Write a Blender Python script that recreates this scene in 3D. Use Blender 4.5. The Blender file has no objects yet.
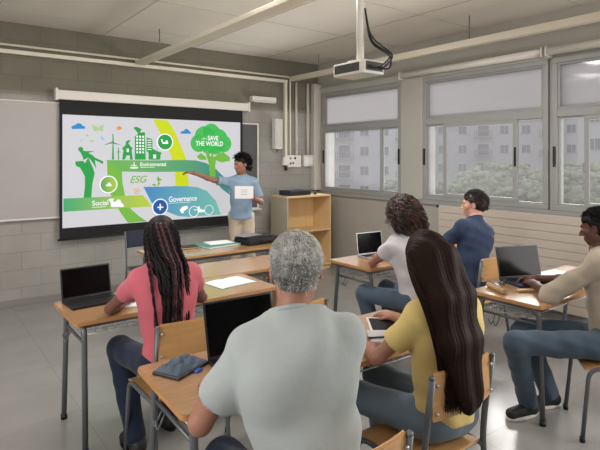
import bpy, bmesh, math, random
import numpy as np
from mathutils import Vector, Matrix
random.seed(7); rng = np.random.default_rng(7)
SC = bpy.context.scene; COL = SC.collection
# ------------------------------------------------------------------ camera, world, lights
cam = bpy.data.cameras.new('camera'); co = bpy.data.objects.new('camera', cam); COL.objects.link(co)
co.location = (0, 0, 1.68); co.rotation_euler = (math.radians(90), 0, math.radians(-37.07))
cam.sensor_width = 36; cam.lens = 30.9; cam.shift_y = -68/600; cam.clip_end = 500
SC.camera = co
SC.view_settings.view_transform = 'Standard'; SC.view_settings.look = 'None'
SC.view_settings.exposure = -0.10; SC.view_settings.gamma = 1.0; SC.view_settings.use_curve_mapping = False
w = bpy.data.worlds.new('sky'); SC.world = w; w.use_nodes = True
wn = w.node_tree; bgn = wn.nodes['Background']
bgn.inputs[0].default_value = (0.86, 0.90, 1.0, 1); bgn.inputs[1].default_value = 0.75
def area(name, loc, target, sx, sy, power, color):
    l = bpy.data.lights.new(name, 'AREA'); l.shape = 'RECTANGLE'; l.size = sx; l.size_y = sy
    l.energy = power; l.color = color
    o = bpy.data.objects.new(name, l); COL.objects.link(o); o.location = loc
    o.rotation_euler = (Vector(target)-Vector(loc)).to_track_quat('-Z', 'Y').to_euler()
    return o
area('daylight_far_windows', (15.0, 6.5, 7.0), (3.4, 4.2, 0.6), 9.0, 3.0, 3300, (1.0, 0.98, 0.96))
area('daylight_ground_bounce', (9.5, 5.0, -1.2), (3.6, 4.4, 3.1), 7.0, 2.0, 750, (1.0, 0.98, 0.95))
area('daylight_near_windows', (5.15, -0.6, 1.95), (0.6, 2.6, 1.9), 3.0, 1.5, 175, (1.0, 0.98, 0.95))
area('ceiling_fill_left', (0.2, -0.6, 3.1), (0.6, 0.6, 0), 3.0, 1.2, 18, (1.0, 0.98, 0.95))  # added fill lamp under the ceiling, no fixture behind it
area('ceiling_fill_back', (2.6, -1.8, 2.9), (3.6, 6.5, 2.6), 4.0, 0.5, 18, (1.0, 0.98, 0.95))  # added fill behind the camera, aimed at the front wall
area('ceiling_fill_mid', (2.9, 3.45, 3.1), (2.9, 3.75, 0), 1.4, 0.4, 62, (1.0, 0.98, 0.95))  # added fill above the frame, brightens desks and front wall
area('ceiling_fill_front', (0.7, 4.1, 3.1), (0.7, 4.4, 0), 1.4, 0.4, 34, (1.0, 0.98, 0.95))  # added unseen fill for the left of the front wall
area('left_wall_fill', (-1.55, 2.4, 1.7), (5.3, 4.8, 3.0), 3.6, 1.5, 95, (1.0, 0.98, 0.96))  # added fill at the left wall, lifts the window wall and ceiling

# ------------------------------------------------------------------ materials
def mat(name, col, rough=0.5, metal=0.0, spec=0.5, var=0.0, vscale=6.0, bump=0.0, bscale=60.0, stretch=(1,1,1), emit=None, estr=0.0, coat=0.0, sheen=0.0):
    m = bpy.data.materials.new(name); m.use_nodes = True; nt = m.node_tree; b = nt.nodes['Principled BSDF']
    b.inputs['Base Color'].default_value = (*col, 1); b.inputs['Roughness'].default_value = rough
    b.inputs['Metallic'].default_value = metal; b.inputs['Specular IOR Level'].default_value = spec
    b.inputs['Coat Weight'].default_value = coat; b.inputs['Coat Roughness'].default_value = .16; b.inputs['Sheen Weight'].default_value = sheen
    if emit: b.inputs['Emission Color'].default_value = (*emit, 1); b.inputs['Emission Strength'].default_value = estr
    tc = nt.nodes.new('ShaderNodeTexCoord'); mp = nt.nodes.new('ShaderNodeMapping'); mp.inputs['Scale'].default_value = stretch
    nt.links.new(tc.outputs['Object'], mp.inputs[0])
    if var > 0:
        n = nt.nodes.new('ShaderNodeTexNoise'); n.inputs['Scale'].default_value = vscale; n.inputs['Detail'].default_value = 5
        nt.links.new(mp.outputs[0], n.inputs['Vector'])
        r = nt.nodes.new('ShaderNodeValToRGB')
        r.color_ramp.elements[0].position = 0.3; r.color_ramp.elements[1].position = 0.7
        r.color_ramp.elements[0].color = (*[max(0, c*(1-var)) for c in col], 1)
        r.color_ramp.elements[1].color = (*[min(1, c*(1+var)) for c in col], 1)
        nt.links.new(n.outputs[0], r.inputs[0]); nt.links.new(r.outputs[0], b.inputs['Base Color'])
    if bump > 0:
        n2 = nt.nodes.new('ShaderNodeTexNoise'); n2.inputs['Scale'].default_value = bscale; n2.inputs['Detail'].default_value = 4
        nt.links.new(mp.outputs[0], n2.inputs['Vector'])
        bp = nt.nodes.new('ShaderNodeBump'); bp.inputs['Strength'].default_value = bump; bp.inputs['Distance'].default_value = 0.01
        nt.links.new(n2.outputs[0], bp.inputs['Height']); nt.links.new(bp.outputs[0], b.inputs['Normal'])
    return m
def block_mat(name, c1, c2, mortar, bw=0.40, bh=0.20, axis='XZ', msize=0.006, rough=0.85, two_tone=None):
    m = mat(name, c1, rough, bump=0); nt = m.node_tree; b = nt.nodes['Principled BSDF']
    tc = nt.nodes.new('ShaderNodeTexCoord'); sp = nt.nodes.new('ShaderNodeSeparateXYZ'); cb = nt.nodes.new('ShaderNodeCombineXYZ')
    nt.links.new(tc.outputs['Object'], sp.inputs[0]); nt.links.new(sp.outputs[axis[0]], cb.inputs[0]); nt.links.new(sp.outputs[axis[1]], cb.inputs[1])
    br = nt.nodes.new('ShaderNodeTexBrick'); nt.links.new(cb.outputs[0], br.inputs['Vector'])
    br.inputs['Scale'].default_value = 1.0; br.inputs['Brick Width'].default_value = bw; br.inputs['Row Height'].default_value = bh
    br.inputs['Mortar Size'].default_value = msize; br.inputs['Mortar Smooth'].default_value = 0.6
    br.inputs['Color1'].default_value = (*c1, 1); br.inputs['Color2'].default_value = (*c2, 1); br.inputs['Mortar'].default_value = (*mortar, 1)
    n = nt.nodes.new('ShaderNodeTexNoise'); n.inputs['Scale'].default_value = 3.0; n.inputs['Detail'].default_value = 8
    nt.links.new(tc.outputs['Object'], n.inputs['Vector'])
    mx = nt.nodes.new('ShaderNodeMix'); mx.data_type = 'RGBA'; mx.blend_type = 'MULTIPLY'; mx.inputs[0].default_value = 0.35
    nt.links.new(br.outputs[0], mx.inputs[6]); nt.links.new(n.outputs[1], mx.inputs[7])
    hs = nt.nodes.new('ShaderNodeMix'); hs.data_type = 'RGBA'; hs.blend_type = 'MULTIPLY'; hs.inputs[0].default_value = 0.30
    rr = nt.nodes.new('ShaderNodeValToRGB'); rr.color_ramp.elements[0].position = .35; rr.color_ramp.elements[1].position = .65
    rr.color_ramp.elements[0].color = (.6, .6, .6, 1); nt.links.new(n.outputs[0], rr.inputs[0])
    nt.links.new(br.outputs[0], hs.inputs[6]); nt.links.new(rr.outputs[0], hs.inputs[7]); nt.links.new(hs.outputs[2], b.inputs['Base Color'])
    if two_tone:
        gt = nt.nodes.new('ShaderNodeMapRange'); gt.inputs[1].default_value = 2.36; gt.inputs[2].default_value = 2.44; nt.links.new(sp.outputs[2], gt.inputs[0])
        tw = nt.nodes.new('ShaderNodeMix'); tw.data_type = 'RGBA'; tw.blend_type = 'MULTIPLY'; tw.inputs[7].default_value = (*two_tone, 1)
        nt.links.new(gt.outputs[0], tw.inputs[0]); nt.links.new(hs.outputs[2], tw.inputs[6]); nt.links.new(tw.outputs[2], b.inputs['Base Color'])
    n3 = nt.nodes.new('ShaderNodeTexNoise'); n3.inputs['Scale'].default_value = 90; nt.links.new(tc.outputs['Object'], n3.inputs['Vector'])
    ad = nt.nodes.new('ShaderNodeMath'); ad.operation = 'MULTIPLY_ADD'; ad.inputs[1].default_value = -0.6
    nt.links.new(br.outputs['Fac'], ad.inputs[0]); nt.links.new(n3.outputs[0], ad.inputs[2])
    bp = nt.nodes.new('ShaderNodeBump'); bp.inputs['Strength'].default_value = 0.22; bp.inputs['Distance'].default_value = 0.01
    nt.links.new(ad.outputs[0], bp.inputs['Height']); nt.links.new(bp.outputs[0], b.inputs['Normal'])
    return m
def gradient_mat(name, c1, c2, x0, x1, estr):
    m = mat(name, (.05, .05, .05), .6); nt = m.node_tree; b = nt.nodes['Principled BSDF']
    tc = nt.nodes.new('ShaderNodeTexCoord'); sp = nt.nodes.new('ShaderNodeSeparateXYZ'); nt.links.new(tc.outputs['Object'], sp.inputs[0])
    mr = nt.nodes.new('ShaderNodeMapRange'); mr.inputs[1].default_value = x0; mr.inputs[2].default_value = x1; nt.links.new(sp.outputs[0], mr.inputs[0])
    r = nt.nodes.new('ShaderNodeValToRGB'); r.color_ramp.elements[0].color = (*c1, 1); r.color_ramp.elements[1].color = (*c2, 1)
    nt.links.new(mr.outputs[0], r.inputs[0]); nt.links.new(r.outputs[0], b.inputs['Emission Color']); b.inputs['Emission Strength'].default_value = estr
    return m
def S(r, g, b):   # sRGB 0-255 to linear
    f = lambda v: (v/255/12.92) if v/255 <= 0.04045 else ((v/255+0.055)/1.055)**2.4
    return (f(r), f(g), f(b))
M = dict(
 block=block_mat('concrete_block', S(168,165,159), S(162,159,153), S(150,147,141), two_tone=(.50,.49,.40)),
 paint=mat('painted_wall', S(172,165,157), .75, var=.05, vscale=1.2, bump=.05, bscale=40),
 ceiling=mat('ceiling_board', S(222,216,206), .9, var=.03, vscale=1.5),
 bulk=mat('painted_lintel', S(178,176,168), .7, var=.04, vscale=2),
 base=mat('skirting', S(140,136,132), .5),
 beam=mat('cream_channel', S(212,204,186), .5),
 pipe=mat('white_conduit', S(225,218,200), .45),
 alu=mat('grey_aluminium', S(157,158,157), .5, .1),
 black=mat('black_plastic', S(22,22,24), .45),
 blackm=mat('black_border', S(9,9,11), .7),
 casing=mat('screen_casing', S(222,218,210), .4),
 wood=mat('beech_laminate', S(180,140,100), .3, spec=.6, coat=1.0, var=.12, vscale=5, stretch=(.6,9,9), bump=.02, bscale=60),
 edge=mat('beech_edge', S(186,138,86), .45, var=.1, vscale=8, stretch=(1,1,12)),
 ply=mat('beech_plywood', S(196,150,98), .35, var=.1, vscale=6, stretch=(.7,7,7)),
 cab=mat('birch_cabinet', S(222,190,140), .5, var=.05, vscale=4, stretch=(6,6,.6)),
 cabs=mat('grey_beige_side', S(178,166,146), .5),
 steel=mat('grey_painted_steel', S(108,112,116), .38, .35),
 chrome=mat('bare_steel', S(190,192,195), .3, .7),
 wire=mat('white_wire', S(200,200,200), .35, .4),
 white=mat('white_plastic', S(222,218,212), .4),
 offw=mat('offwhite_metal', S(205,200,192), .45),
 radi=mat('radiator_paint', S(196,184,172), .5),
 paper=mat('paper', S(232,230,232), .7),
 slate=mat('slate_board', S(88,88,90), .6, var=.06, vscale=4),
 wb=mat('whiteboard', S(176,170,168), .35, var=.03, vscale=2),
 grill=mat('dark_grille', S(70,68,66), .6),
 silver=mat('silver_aluminium', S(170,170,172), .35, .6),
 navy=mat('dark_navy_cloth', S(22,28,48), .8, bump=.2, bscale=200),
 navyp=mat('navy_plastic', S(38,44,66), .5),
 glassk=mat('black_glass', S(8,8,10), .14, spec=.12),
 teal=mat('teal_cover', S(70,140,124), .5),
 tan=mat('tan_cork', S(178,146,108), .6),
 blue=mat('blue_plastic', S(40,80,190), .4),
 greyb=mat('grey_blue_fabric', S(84,96,112), .85, var=.25, vscale=14, bump=.3, bscale=120),
)
# floor: large pale grey vinyl tiles with thin joints
def floor_mat():
    m = mat('vinyl_floor', S(150,148,144), .24); nt = m.node_tree; b = nt.nodes['Principled BSDF']
    tc = nt.nodes.new('ShaderNodeTexCoord'); br = nt.nodes.new('ShaderNodeTexBrick'); nt.links.new(tc.outputs['Object'], br.inputs['Vector'])
    br.offset = 0; br.inputs['Scale'].default_value = 1; br.inputs['Brick Width'].default_value = .9; br.inputs['Row Height'].default_value = .9
    br.inputs['Mortar Size'].default_value = .004; br.inputs['Mortar Smooth'].default_value = .3
    br.inputs['Color1'].default_value = (*S(150,148,145), 1); br.inputs['Color2'].default_value = (*S(147,145,142), 1); br.inputs['Mortar'].default_value = (*S(136,134,131), 1)
    n = nt.nodes.new('ShaderNodeTexNoise'); n.inputs['Scale'].default_value = 2.0; n.inputs['Detail'].default_value = 9; nt.links.new(tc.outputs['Object'], n.inputs['Vector'])
    rr = nt.nodes.new('ShaderNodeValToRGB'); rr.color_ramp.elements[0].color = (.8,.8,.8,1); rr.color_ramp.elements[0].position = .35; rr.color_ramp.elements[1].position = .65
    nt.links.new(n.outputs[0], rr.inputs[0])
    mx = nt.nodes.new('ShaderNodeMix'); mx.data_type = 'RGBA'; mx.blend_type = 'MULTIPLY'; mx.inputs[0].default_value = .6
    nt.links.new(br.outputs[0], mx.inputs[6]); nt.links.new(rr.outputs[0], mx.inputs[7]); nt.links.new(mx.outputs[2], b.inputs['Base Color'])
    return m
M['floor'] = floor_mat()
def glass_mat(name, haze, hc):
    m = bpy.data.materials.new(name); m.use_nodes = True; nt = m.node_tree; nt.nodes.clear()
    o = nt.nodes.new('ShaderNodeOutputMaterial'); t = nt.nodes.new('ShaderNodeBsdfTransparent'); d = nt.nodes.new('ShaderNodeBsdfTranslucent')
    d.inputs[0].default_value = (*hc, 1); g = nt.nodes.new('ShaderNodeBsdfGlossy'); g.inputs['Roughness'].default_value = .05; g.inputs[0].default_value = (.6,.6,.6,1)
    a = nt.nodes.new('ShaderNodeMixShader'); a.inputs[0].default_value = haze; nt.links.new(t.outputs[0], a.inputs[1]); nt.links.new(d.outputs[0], a.inputs[2])
    c = nt.nodes.new('ShaderNodeMixShader'); c.inputs[0].default_value = .05; nt.links.new(a.outputs[0], c.inputs[1]); nt.links.new(g.outputs[0], c.inputs[2])
    nt.links.new(c.outputs[0], o.inputs[0]); return m
M['glass'] = glass_mat('hazy_window_glass', .10, (.36,.35,.36)); M['frost'] = glass_mat('frosted_window_glass', .97, (.34,.33,.335))  # haze mixed into the clear panes imitates the washed-out daylight view

# ------------------------------------------------------------------ mesh builder
def fillet(pts, r, n=5):
    pts = [Vector(p) for p in pts]; out = [pts[0]]
    for i in range(1, len(pts)-1):
        a, b, c = pts[i-1], pts[i], pts[i+1]
        u = (a-b); v = (c-b); rr = min(r, u.length*.45, v.length*.45); p0 = b+u.normalized()*rr; p1 = b+v.normalized()*rr
        for k in range(n+1):
            t = k/n; out.append(p0*(1-t)**2 + b*2*t*(1-t) + p1*t*t)
    out.append(pts[-1]); return out
class MB:
    def __init__(s): s.bm = bmesh.new(); s.mats = []; s.T = Matrix.Identity(4)
    def mi(s, m):
        if m not in s.mats: s.mats.append(m)
        return s.mats.index(m)
    def _put(s, b2, m, smooth):
        i = s.mi(m); mp = {}
        for v in b2.verts: mp[v] = s.bm.verts.new(s.T @ v.co)
        for f in b2.faces:
            try: nf = s.bm.faces.new([mp[v] for v in f.verts])
            except ValueError: continue
            nf.material_index = i; nf.smooth = smooth
        b2.free()
    def box(s, lo, hi, m, bev=0.0, R=None, c=None):
        b2 = bmesh.new(); bmesh.ops.create_cube(b2, size=1)
        lo = Vector(lo); hi = Vector(hi); ce = (lo+hi)/2; d = hi-lo
        for v in b2.verts: v.co = Vector((v.co.x*d.x, v.co.y*d.y, v.co.z*d.z))
        if bev: bmesh.ops.bevel(b2, geom=b2.edges[:], offset=min(bev, min(d)*.45), segments=2, profile=.6, affect='EDGES')
        for v in b2.verts: v.co = (R @ v.co if R else v.co) + (Vector(c) if c else ce)
        s._put(b2, m, False); return s
    def tube(s, pts, r, m, seg=10, cap=True, rads=None, flat=None):
        pts = [Vector(p) for p in pts]; b2 = bmesh.new(); rings = []; up = None
        for i, p in enumerate(pts):
            t = (pts[min(i+1, len(pts)-1)] - pts[max(i-1, 0)]).normalized()
            if up is None: up = Vector((0,0,1)) if abs(t.z) < .9 else Vector((0,1,0))
            x = t.cross(up).normalized(); y = x.cross(t).normalized(); up = y
            rr = rads[i] if rads else r; fx, fy = flat or (1, 1)
            rings.append([b2.verts.new(p + x*math.cos(a)*rr*fx + y*math.sin(a)*rr*fy) for a in [2*math.pi*k/seg for k in range(seg)]])
        for a, b in zip(rings, rings[1:]):
            for k in range(seg): b2.faces.new((a[k], a[(k+1)%seg], b[(k+1)%seg], b[k]))
        if cap: b2.faces.new(rings[0][::-1]); b2.faces.new(rings[-1])
        s._put(b2, m, True); return s
    def prism(s, poly, h, m, F=None, bev=0):
        # poly in the xy plane extruded along +z by h, placed by matrix F
        b2 = bmesh.new(); F = F or Matrix.Identity(4)
        lo = [b2.verts.new((x, y, 0)) for x, y in poly]; f = b2.faces.new(lo)
        r = bmesh.ops.extrude_face_region(b2, geom=[f]); vs = [g for g in r['geom'] if isinstance(g, bmesh.types.BMVert)]
        bmesh.ops.translate(b2, vec=(0,0,h), verts=vs)
        if bev: bmesh.ops.bevel(b2, geom=[e for e in b2.edges if abs(e.verts[0].co.z-e.verts[1].co.z) < 1e-6], offset=bev, segments=2, affect='EDGES')
        bmesh.ops.recalc_face_normals(b2, faces=b2.faces[:])
        b2.transform(F); s._put(b2, m, False); return s
    def ball(s, c, r, m, sc=(1,1,1), seg=12):
        b2 = bmesh.new(); bmesh.ops.create_uvsphere(b2, u_segments=seg, v_segments=max(6, seg*2//3), radius=r)
        for v in b2.verts: v.co = Vector((v.co.x*sc[0], v.co.y*sc[1], v.co.z*sc[2])) + Vector(c)
        s._put(b2, m, True); return s
    def build(s, name, parent=None, loc=None):
        me = bpy.data.meshes.new(name); s.bm.normal_update(); s.bm.to_mesh(me); s.bm.free()
        for m in s.mats: me.materials.append(m)
        o = bpy.data.objects.new(name, me); COL.objects.link(o)
        if parent: o.parent = parent
        if loc: o.location = loc
        return o
def empty(name, loc=(0,0,0), rz=0):
    o = bpy.data.objects.new(name, None); COL.objects.link(o); o.location = loc; o.rotation_euler = (0,0,rz); o.empty_display_size = .1; return o
def tag(o, label, cat, group=None):
    o['label'] = label; o['category'] = cat
    if group: o['group'] = group
    return o
def struct(o): o['kind'] = 'structure'; return o
def copy_tree(o, parent=None):
    c = o.copy(); COL.objects.link(c)
    if parent: c.parent = parent
    for ch in [x for x in o.children]: copy_tree(ch, c)
    return c

# ------------------------------------------------------------------ room
WX, WY, CZ = 5.32, 6.56, 3.19; LX, BY = -1.7, -3.6
struct(MB().box((LX-.15, BY-.15, -.15), (WX+.15, WY+.15, 0), M['floor']).build('floor'))
cl = MB().box((LX-.15, BY-.15, CZ), (WX+.25, WY+.15, CZ+.15), M['ceiling'])
for x in (-.5, .7, 1.9, 3.1, 4.3): cl.box((x-.004, BY, CZ-.003), (x+.004, WY, CZ+.01), M['bulk'])
for y in (-2.4, -1.2, 0, 1.2, 2.4, 3.6, 4.8, 6.0): cl.box((LX, y-.004, CZ-.003), (WX, y+.004, CZ+.01), M['bulk'])
struct(cl.build('ceiling'))
struct(MB().box((LX-.15, WY, 0), (WX+.25, WY+.15, CZ), M['block']).build('wall_front'))
struct(MB().box((LX-.15, BY-.15, 0), (LX, WY, CZ), M['paint']).build('wall_left'))
struct(MB().box((LX, BY-.15, 0), (WX+.25, BY, CZ), M['paint']).build('wall_back'))
# window openings (y0, y1), z 1.13..2.70
ZB, ZT = 1.13, 2.70
openings = [(4.73, 6.40), (2.72, 4.36), (.95, 2.68), (-.95, .78), (-2.85, -1.12)]
wr = MB(); wr.box((WX, BY, 0), (WX+.22, WY, ZB), M['paint']); wr.box((WX, BY, ZT), (WX+.22, WY, CZ), M['bulk'])
ys = [BY] + [v for o_ in sorted(openings) for v in o_] + [WY]
for i in range(0, len(ys), 2): wr.box((WX, ys[i], ZB), (WX+.22, ys[i+1], ZT), M['bulk'])
struct(wr.build('wall_right'))
b_ = MB().box((LX, WY-.014, 0), (WX, WY, .075), M['base'], .004); struct(b_.build('baseboard_front'))
b_ = MB().box((WX-.014, BY, 0), (WX, WY-.014, .075), M['base'], .004); struct(b_.build('baseboard_right'))
struct(MB().box((WX-.05, 4.36, 1.13), (WX, 4.72, ZT), M['bulk'], .005).build('trim_1'))     # pier between the windows
struct(MB().box((WX-.045, 2.68, ZT-.0), (WX, 6.5, ZT+.09), M['bulk'], .005).build('trim_2'))
struct(MB().box((WX-.03, BY, ZB-.055), (WX, 6.42, ZB), M['alu'], .006).build('trim_3'))    # sill band

def window(n, y0, y1, kind):
    e = struct(empty('window_%d' % n, (WX, y0, ZB))); W = y1-y0; Hh = ZT-ZB; zt = .96   # local: x into the wall, y along, z up
    f = MB(); t = .055; A = M['alu']
    x0, x1 = -.035, .06
    f.box((x0, 0, 0), (x1, W, t), A, .006); f.box((x0, 0, Hh-t), (x1, W, Hh), A, .006)
    f.box((x0, 0, t), (x1, t, Hh-t), A, .006); f.box((x0, W-t, t), (x1, W, Hh-t), A, .006)
    f.box((x0, t, zt), (x1, W-t, zt+.085), A, .006)
    f.build('window_frame', e)
    # upper frosted pane with its own rim
    r = MB(); a, b = t, W-t; c, d = zt+.085, Hh-t; q = .022
    r.box((-.02, a, c), (.03, b, c+q), A, .003); r.box((-.02, a, d-q), (.03, b, d), A, .003); r.box((-.02, a, c+q), (.03, a+q, d-q), A, .003); r.box((-.02, b-q, c+q), (.03, b, d-q), A, .003)
    r.build('pane_rim', e)
    MB().box((.002, a+q, c+q), (.008, b-q, d-q), M['frost']).build('frosted_pane', e)
    # lower sliding sashes
    if kind == 'far': sashes = [(t, .37, -.005, .02), (.36, W-t, -.03, .025)]
    else: sashes = [(t, .36, -.005, .012), (.345, W-t-.27, -.03, .045), (W-t-.29, W-t, -.005, .02)]
    for (s0, s1, xo, q) in sashes:
        sf = MB(); c, d = t, zt
        sf.box((xo-.01, s0, c), (xo+.02, s1, c+q), A, .003); sf.box((xo-.01, s0, d-q), (xo+.02, s1, d), A, .003)
        sf.box((xo-.01, s0, c+q), (xo+.02, s0+q, d-q), A, .003); sf.box((xo-.01, s1-q, c+q), (xo+.02, s1, d-q), A, .003)
        so = sf.build('sash', e)
        MB().box((xo+.003, s0+q, c+q), (xo+.008, s1-q, d-q), M['glass']).build('pane', so)
    for hy in ((.035, W-.035) if kind == 'far' else (.36, W-.03)):
        MB().box((-.055, hy-.011, .45), (-.028, hy+.011, .66), M['black'], .006).build('latch', e)
for i, (a, b) in enumerate(openings): window(i+1, a, b, 'far' if i == 0 else 'near')

# concrete conduits and channels on the front wall
t = empty('cable_trunking', (LX+.01, WY-.034, 2.83)); tag(t, 'cream cable channel along the top of the block wall, turning down beside the speaker', 'cable channel')
MB().box((0, -.03, 0), (4.66-LX, .022, .045), M['pipe'], .005).build('channel', t)
MB().box((4.615-LX, -.02, -1.16), (4.66-LX, .03, -.0), M['pipe'], .005).build('drop_channel', t)
MB().box((4.58-LX, -.03, -1.28), (4.70-LX, .03, -1.155), M['white'], .01).build('junction_box', t)
MB().tube([(4.64-LX, 0, -1.275), (4.64-LX, -.01, -1.36)], .022, M['black']).build('plug', t)
t = MB().tube([(LX, WY-.03, 2.93), (4.72, WY-.03, 2.93), (4.74, WY-.03, 2.90), (4.74, WY-.03, 1.715)], .014, M['pipe']).build('conduit')
tag(t, 'thin pale conduit running above the cream channel, then down to the socket box', 'conduit')
for (x, r, zt, lab) in ((4.86, .02, 2.86, 'grey vertical conduit dropping to the right edge of the socket box'), (5.09, .024, 2.86, 'pale vertical pipe dropping to the switch box nearest the corner')):
    t = MB().tube([(x, WY-.03, zt), (x, WY-.03, 1.715)], r, M['offw']).build('conduit'); tag(t, lab, 'conduit')
t = MB().box((5.17, WY-.10, 1.15), (5.317, WY-.001, 2.86), M['offw'], .01).build('trim_4'); struct(t)
# hanging channels running from front wall to the back
for (x, w_, h_, lab) in ((2.34, .13, .045, 'cream channel hung from the ceiling above the projection screen'), (4.76, .075, .075, 'cream channel hung from the ceiling beside the window wall')):
    t = empty('ceiling_channel', (x, WY-.06, 2.86)); tag(t, lab, 'channel', 'channels hung from the ceiling')
    MB().box((-w_/2, -8.5, 0), (w_/2, 0, h_), M['beam'], .006).build('channel', t)
    for y in (-.65, -3.2, -5.6, -8): MB().tube([(0, y, h_-.005), (0, y, CZ-2.86)], .006, M['steel'], 6).build('hanger_rod', t)
# roller blind cassettes above the windows
for (y0, y1, lab) in ((2.74, 4.70, 'rolled-up white blind above the middle window'), (.9, 2.715, 'rolled-up white blind above the window nearest the camera')):
    t = empty('roller_blind', (WX-.085, y0, 2.765)); tag(t, lab, 'roller blind', 'roller blinds above the windows')
    MB().tube([(0, .015, 0), (0, y1-y0-.015, 0)], .042, M['casing'], 16).build('fabric_roll', t)
    for yy in (0, y1-y0-.02): MB().box((-.045, yy, -.05), (.085, yy+.014, .05), M['white'], .004).build('bracket', t)

# radiator of horizontal slats
t = empty('radiator', (WX-.015, 2.30, .12)); tag(t, 'long low cream radiator of horizontal slats under the middle window', 'radiator')
r = MB()
for k in range(11): r.box((-.085, 0, .088*k), (-.055, 1.76, .088*k+.085), M['radi'], .005)
r.build('slat_panel', t)
for yy in (.02, 1.70): MB().box((-.055, yy, 0), (0, yy+.04, .94), M['radi'], .004).build('end_bracket', t)
MB().box((-.08, 1.77, .93), (-.03, 1.80, .965), M['black'], .005).build('valve', t)

# ------------------------------------------------------------------ boards and screen
t = empty('whiteboard', (-.6, WY-.045, .985)); tag(t, 'large white board on the front wall, mostly behind the projection screen', 'whiteboard')
MB().box((0, 0, 0), (2.9, .04, 1.32), M['wb'], .003).build('board', t)
fr = MB()
for lo, hi in (((-.02,-.008,-.02),(2.92,.044,.0)), ((-.02,-.008,1.32),(2.92,.044,1.335)), ((-.02,-.008,0),(0,.044,1.32)), ((2.9,-.008,0),(2.92,.044,1.32))): fr.box(lo, hi, M['casing'], .003)
fr.build('frame', t)
t = empty('chalkboard', (2.36, WY-.045, .93)); tag(t, 'dark grey board behind the right edge of the projection screen', 'board')
MB().box((0, 0, 0), (1.76, .04, 1.23), M['slate'], .003).build('board', t)
fr = MB()
for lo, hi in (((-.015,-.01,-.02),(1.78,.044,0)), ((-.015,-.01,1.23),(1.78,.044,1.25)), ((-.015,-.01,0),(0,.044,1.23)), ((1.76,-.01,0),(1.785,.044,1.23))): fr.box(lo, hi, M['casing'], .003)
fr.build('frame', t); MB().box((1.50, -.07, -.035), (1.8, 0, -.015), M['casing'], .004).build('chalk_tray', t)

SY = 6.47
scr = empty('projection_screen', (1.41, SY, .848)); tag(scr, 'pull-down projection screen showing a green sustainability slide on the front wall', 'projection screen')
MB().box((-.075, -.055, 1.50), (2.51, .045, 1.61), M['casing'], .012).build('casing', scr)
for x in (-.085, 2.50): MB().box((x, -.06, 1.49), (x+.03, .05, 1.63), M['casing'], .008).build('casing_end', scr)
MB().box((-.03, -.004, -.13), (2.43, .004, 1.51), M['blackm']).build('screen_cloth', scr)
MB().tube([(-.05, 0, -.135), (2.45, 0, -.135)], .011, M['black'], 8).build('bottom_bar', scr)
PS = .84
def em(n, c, k=1.0): return mat(n, tuple(v*.25 for v in c), .7, emit=c, estr=PS*k)
white_p = em('picture_white', S(228,228,234), .80)
GR = S(30,160,70); LG = S(116,186,66)
pm = dict(g=em('picture_green', GR), lg=em('picture_light_green', LG), y=em('picture_lime', S(206,220,10)), b=em('picture_blue', S(30,140,205)),
  db=em('picture_dark_blue', S(24,84,165)), pale=em('picture_pale_green', S(176,205,150)), o=em('picture_orange', S(240,150,70)), pb=em('picture_pale_blue', S(140,200,235)), w=em('picture_letter_white', (1,1,1)),
  env=gradient_mat('picture_band', S(100,190,66), S(0,140,140), .7, 2.25, PS), soc=gradient_mat('picture_band_low', S(0,178,110), S(200,222,20), 0, 1.05, PS),
  gov=gradient_mat('picture_wave', S(20,135,205), S(120,205,185), .96, 2.05, PS), tree=em('picture_tree', S(70,190,90)), gy=gradient_mat('picture_badge', S(20,170,80), S(190,220,20), .42, .62, PS))
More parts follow.
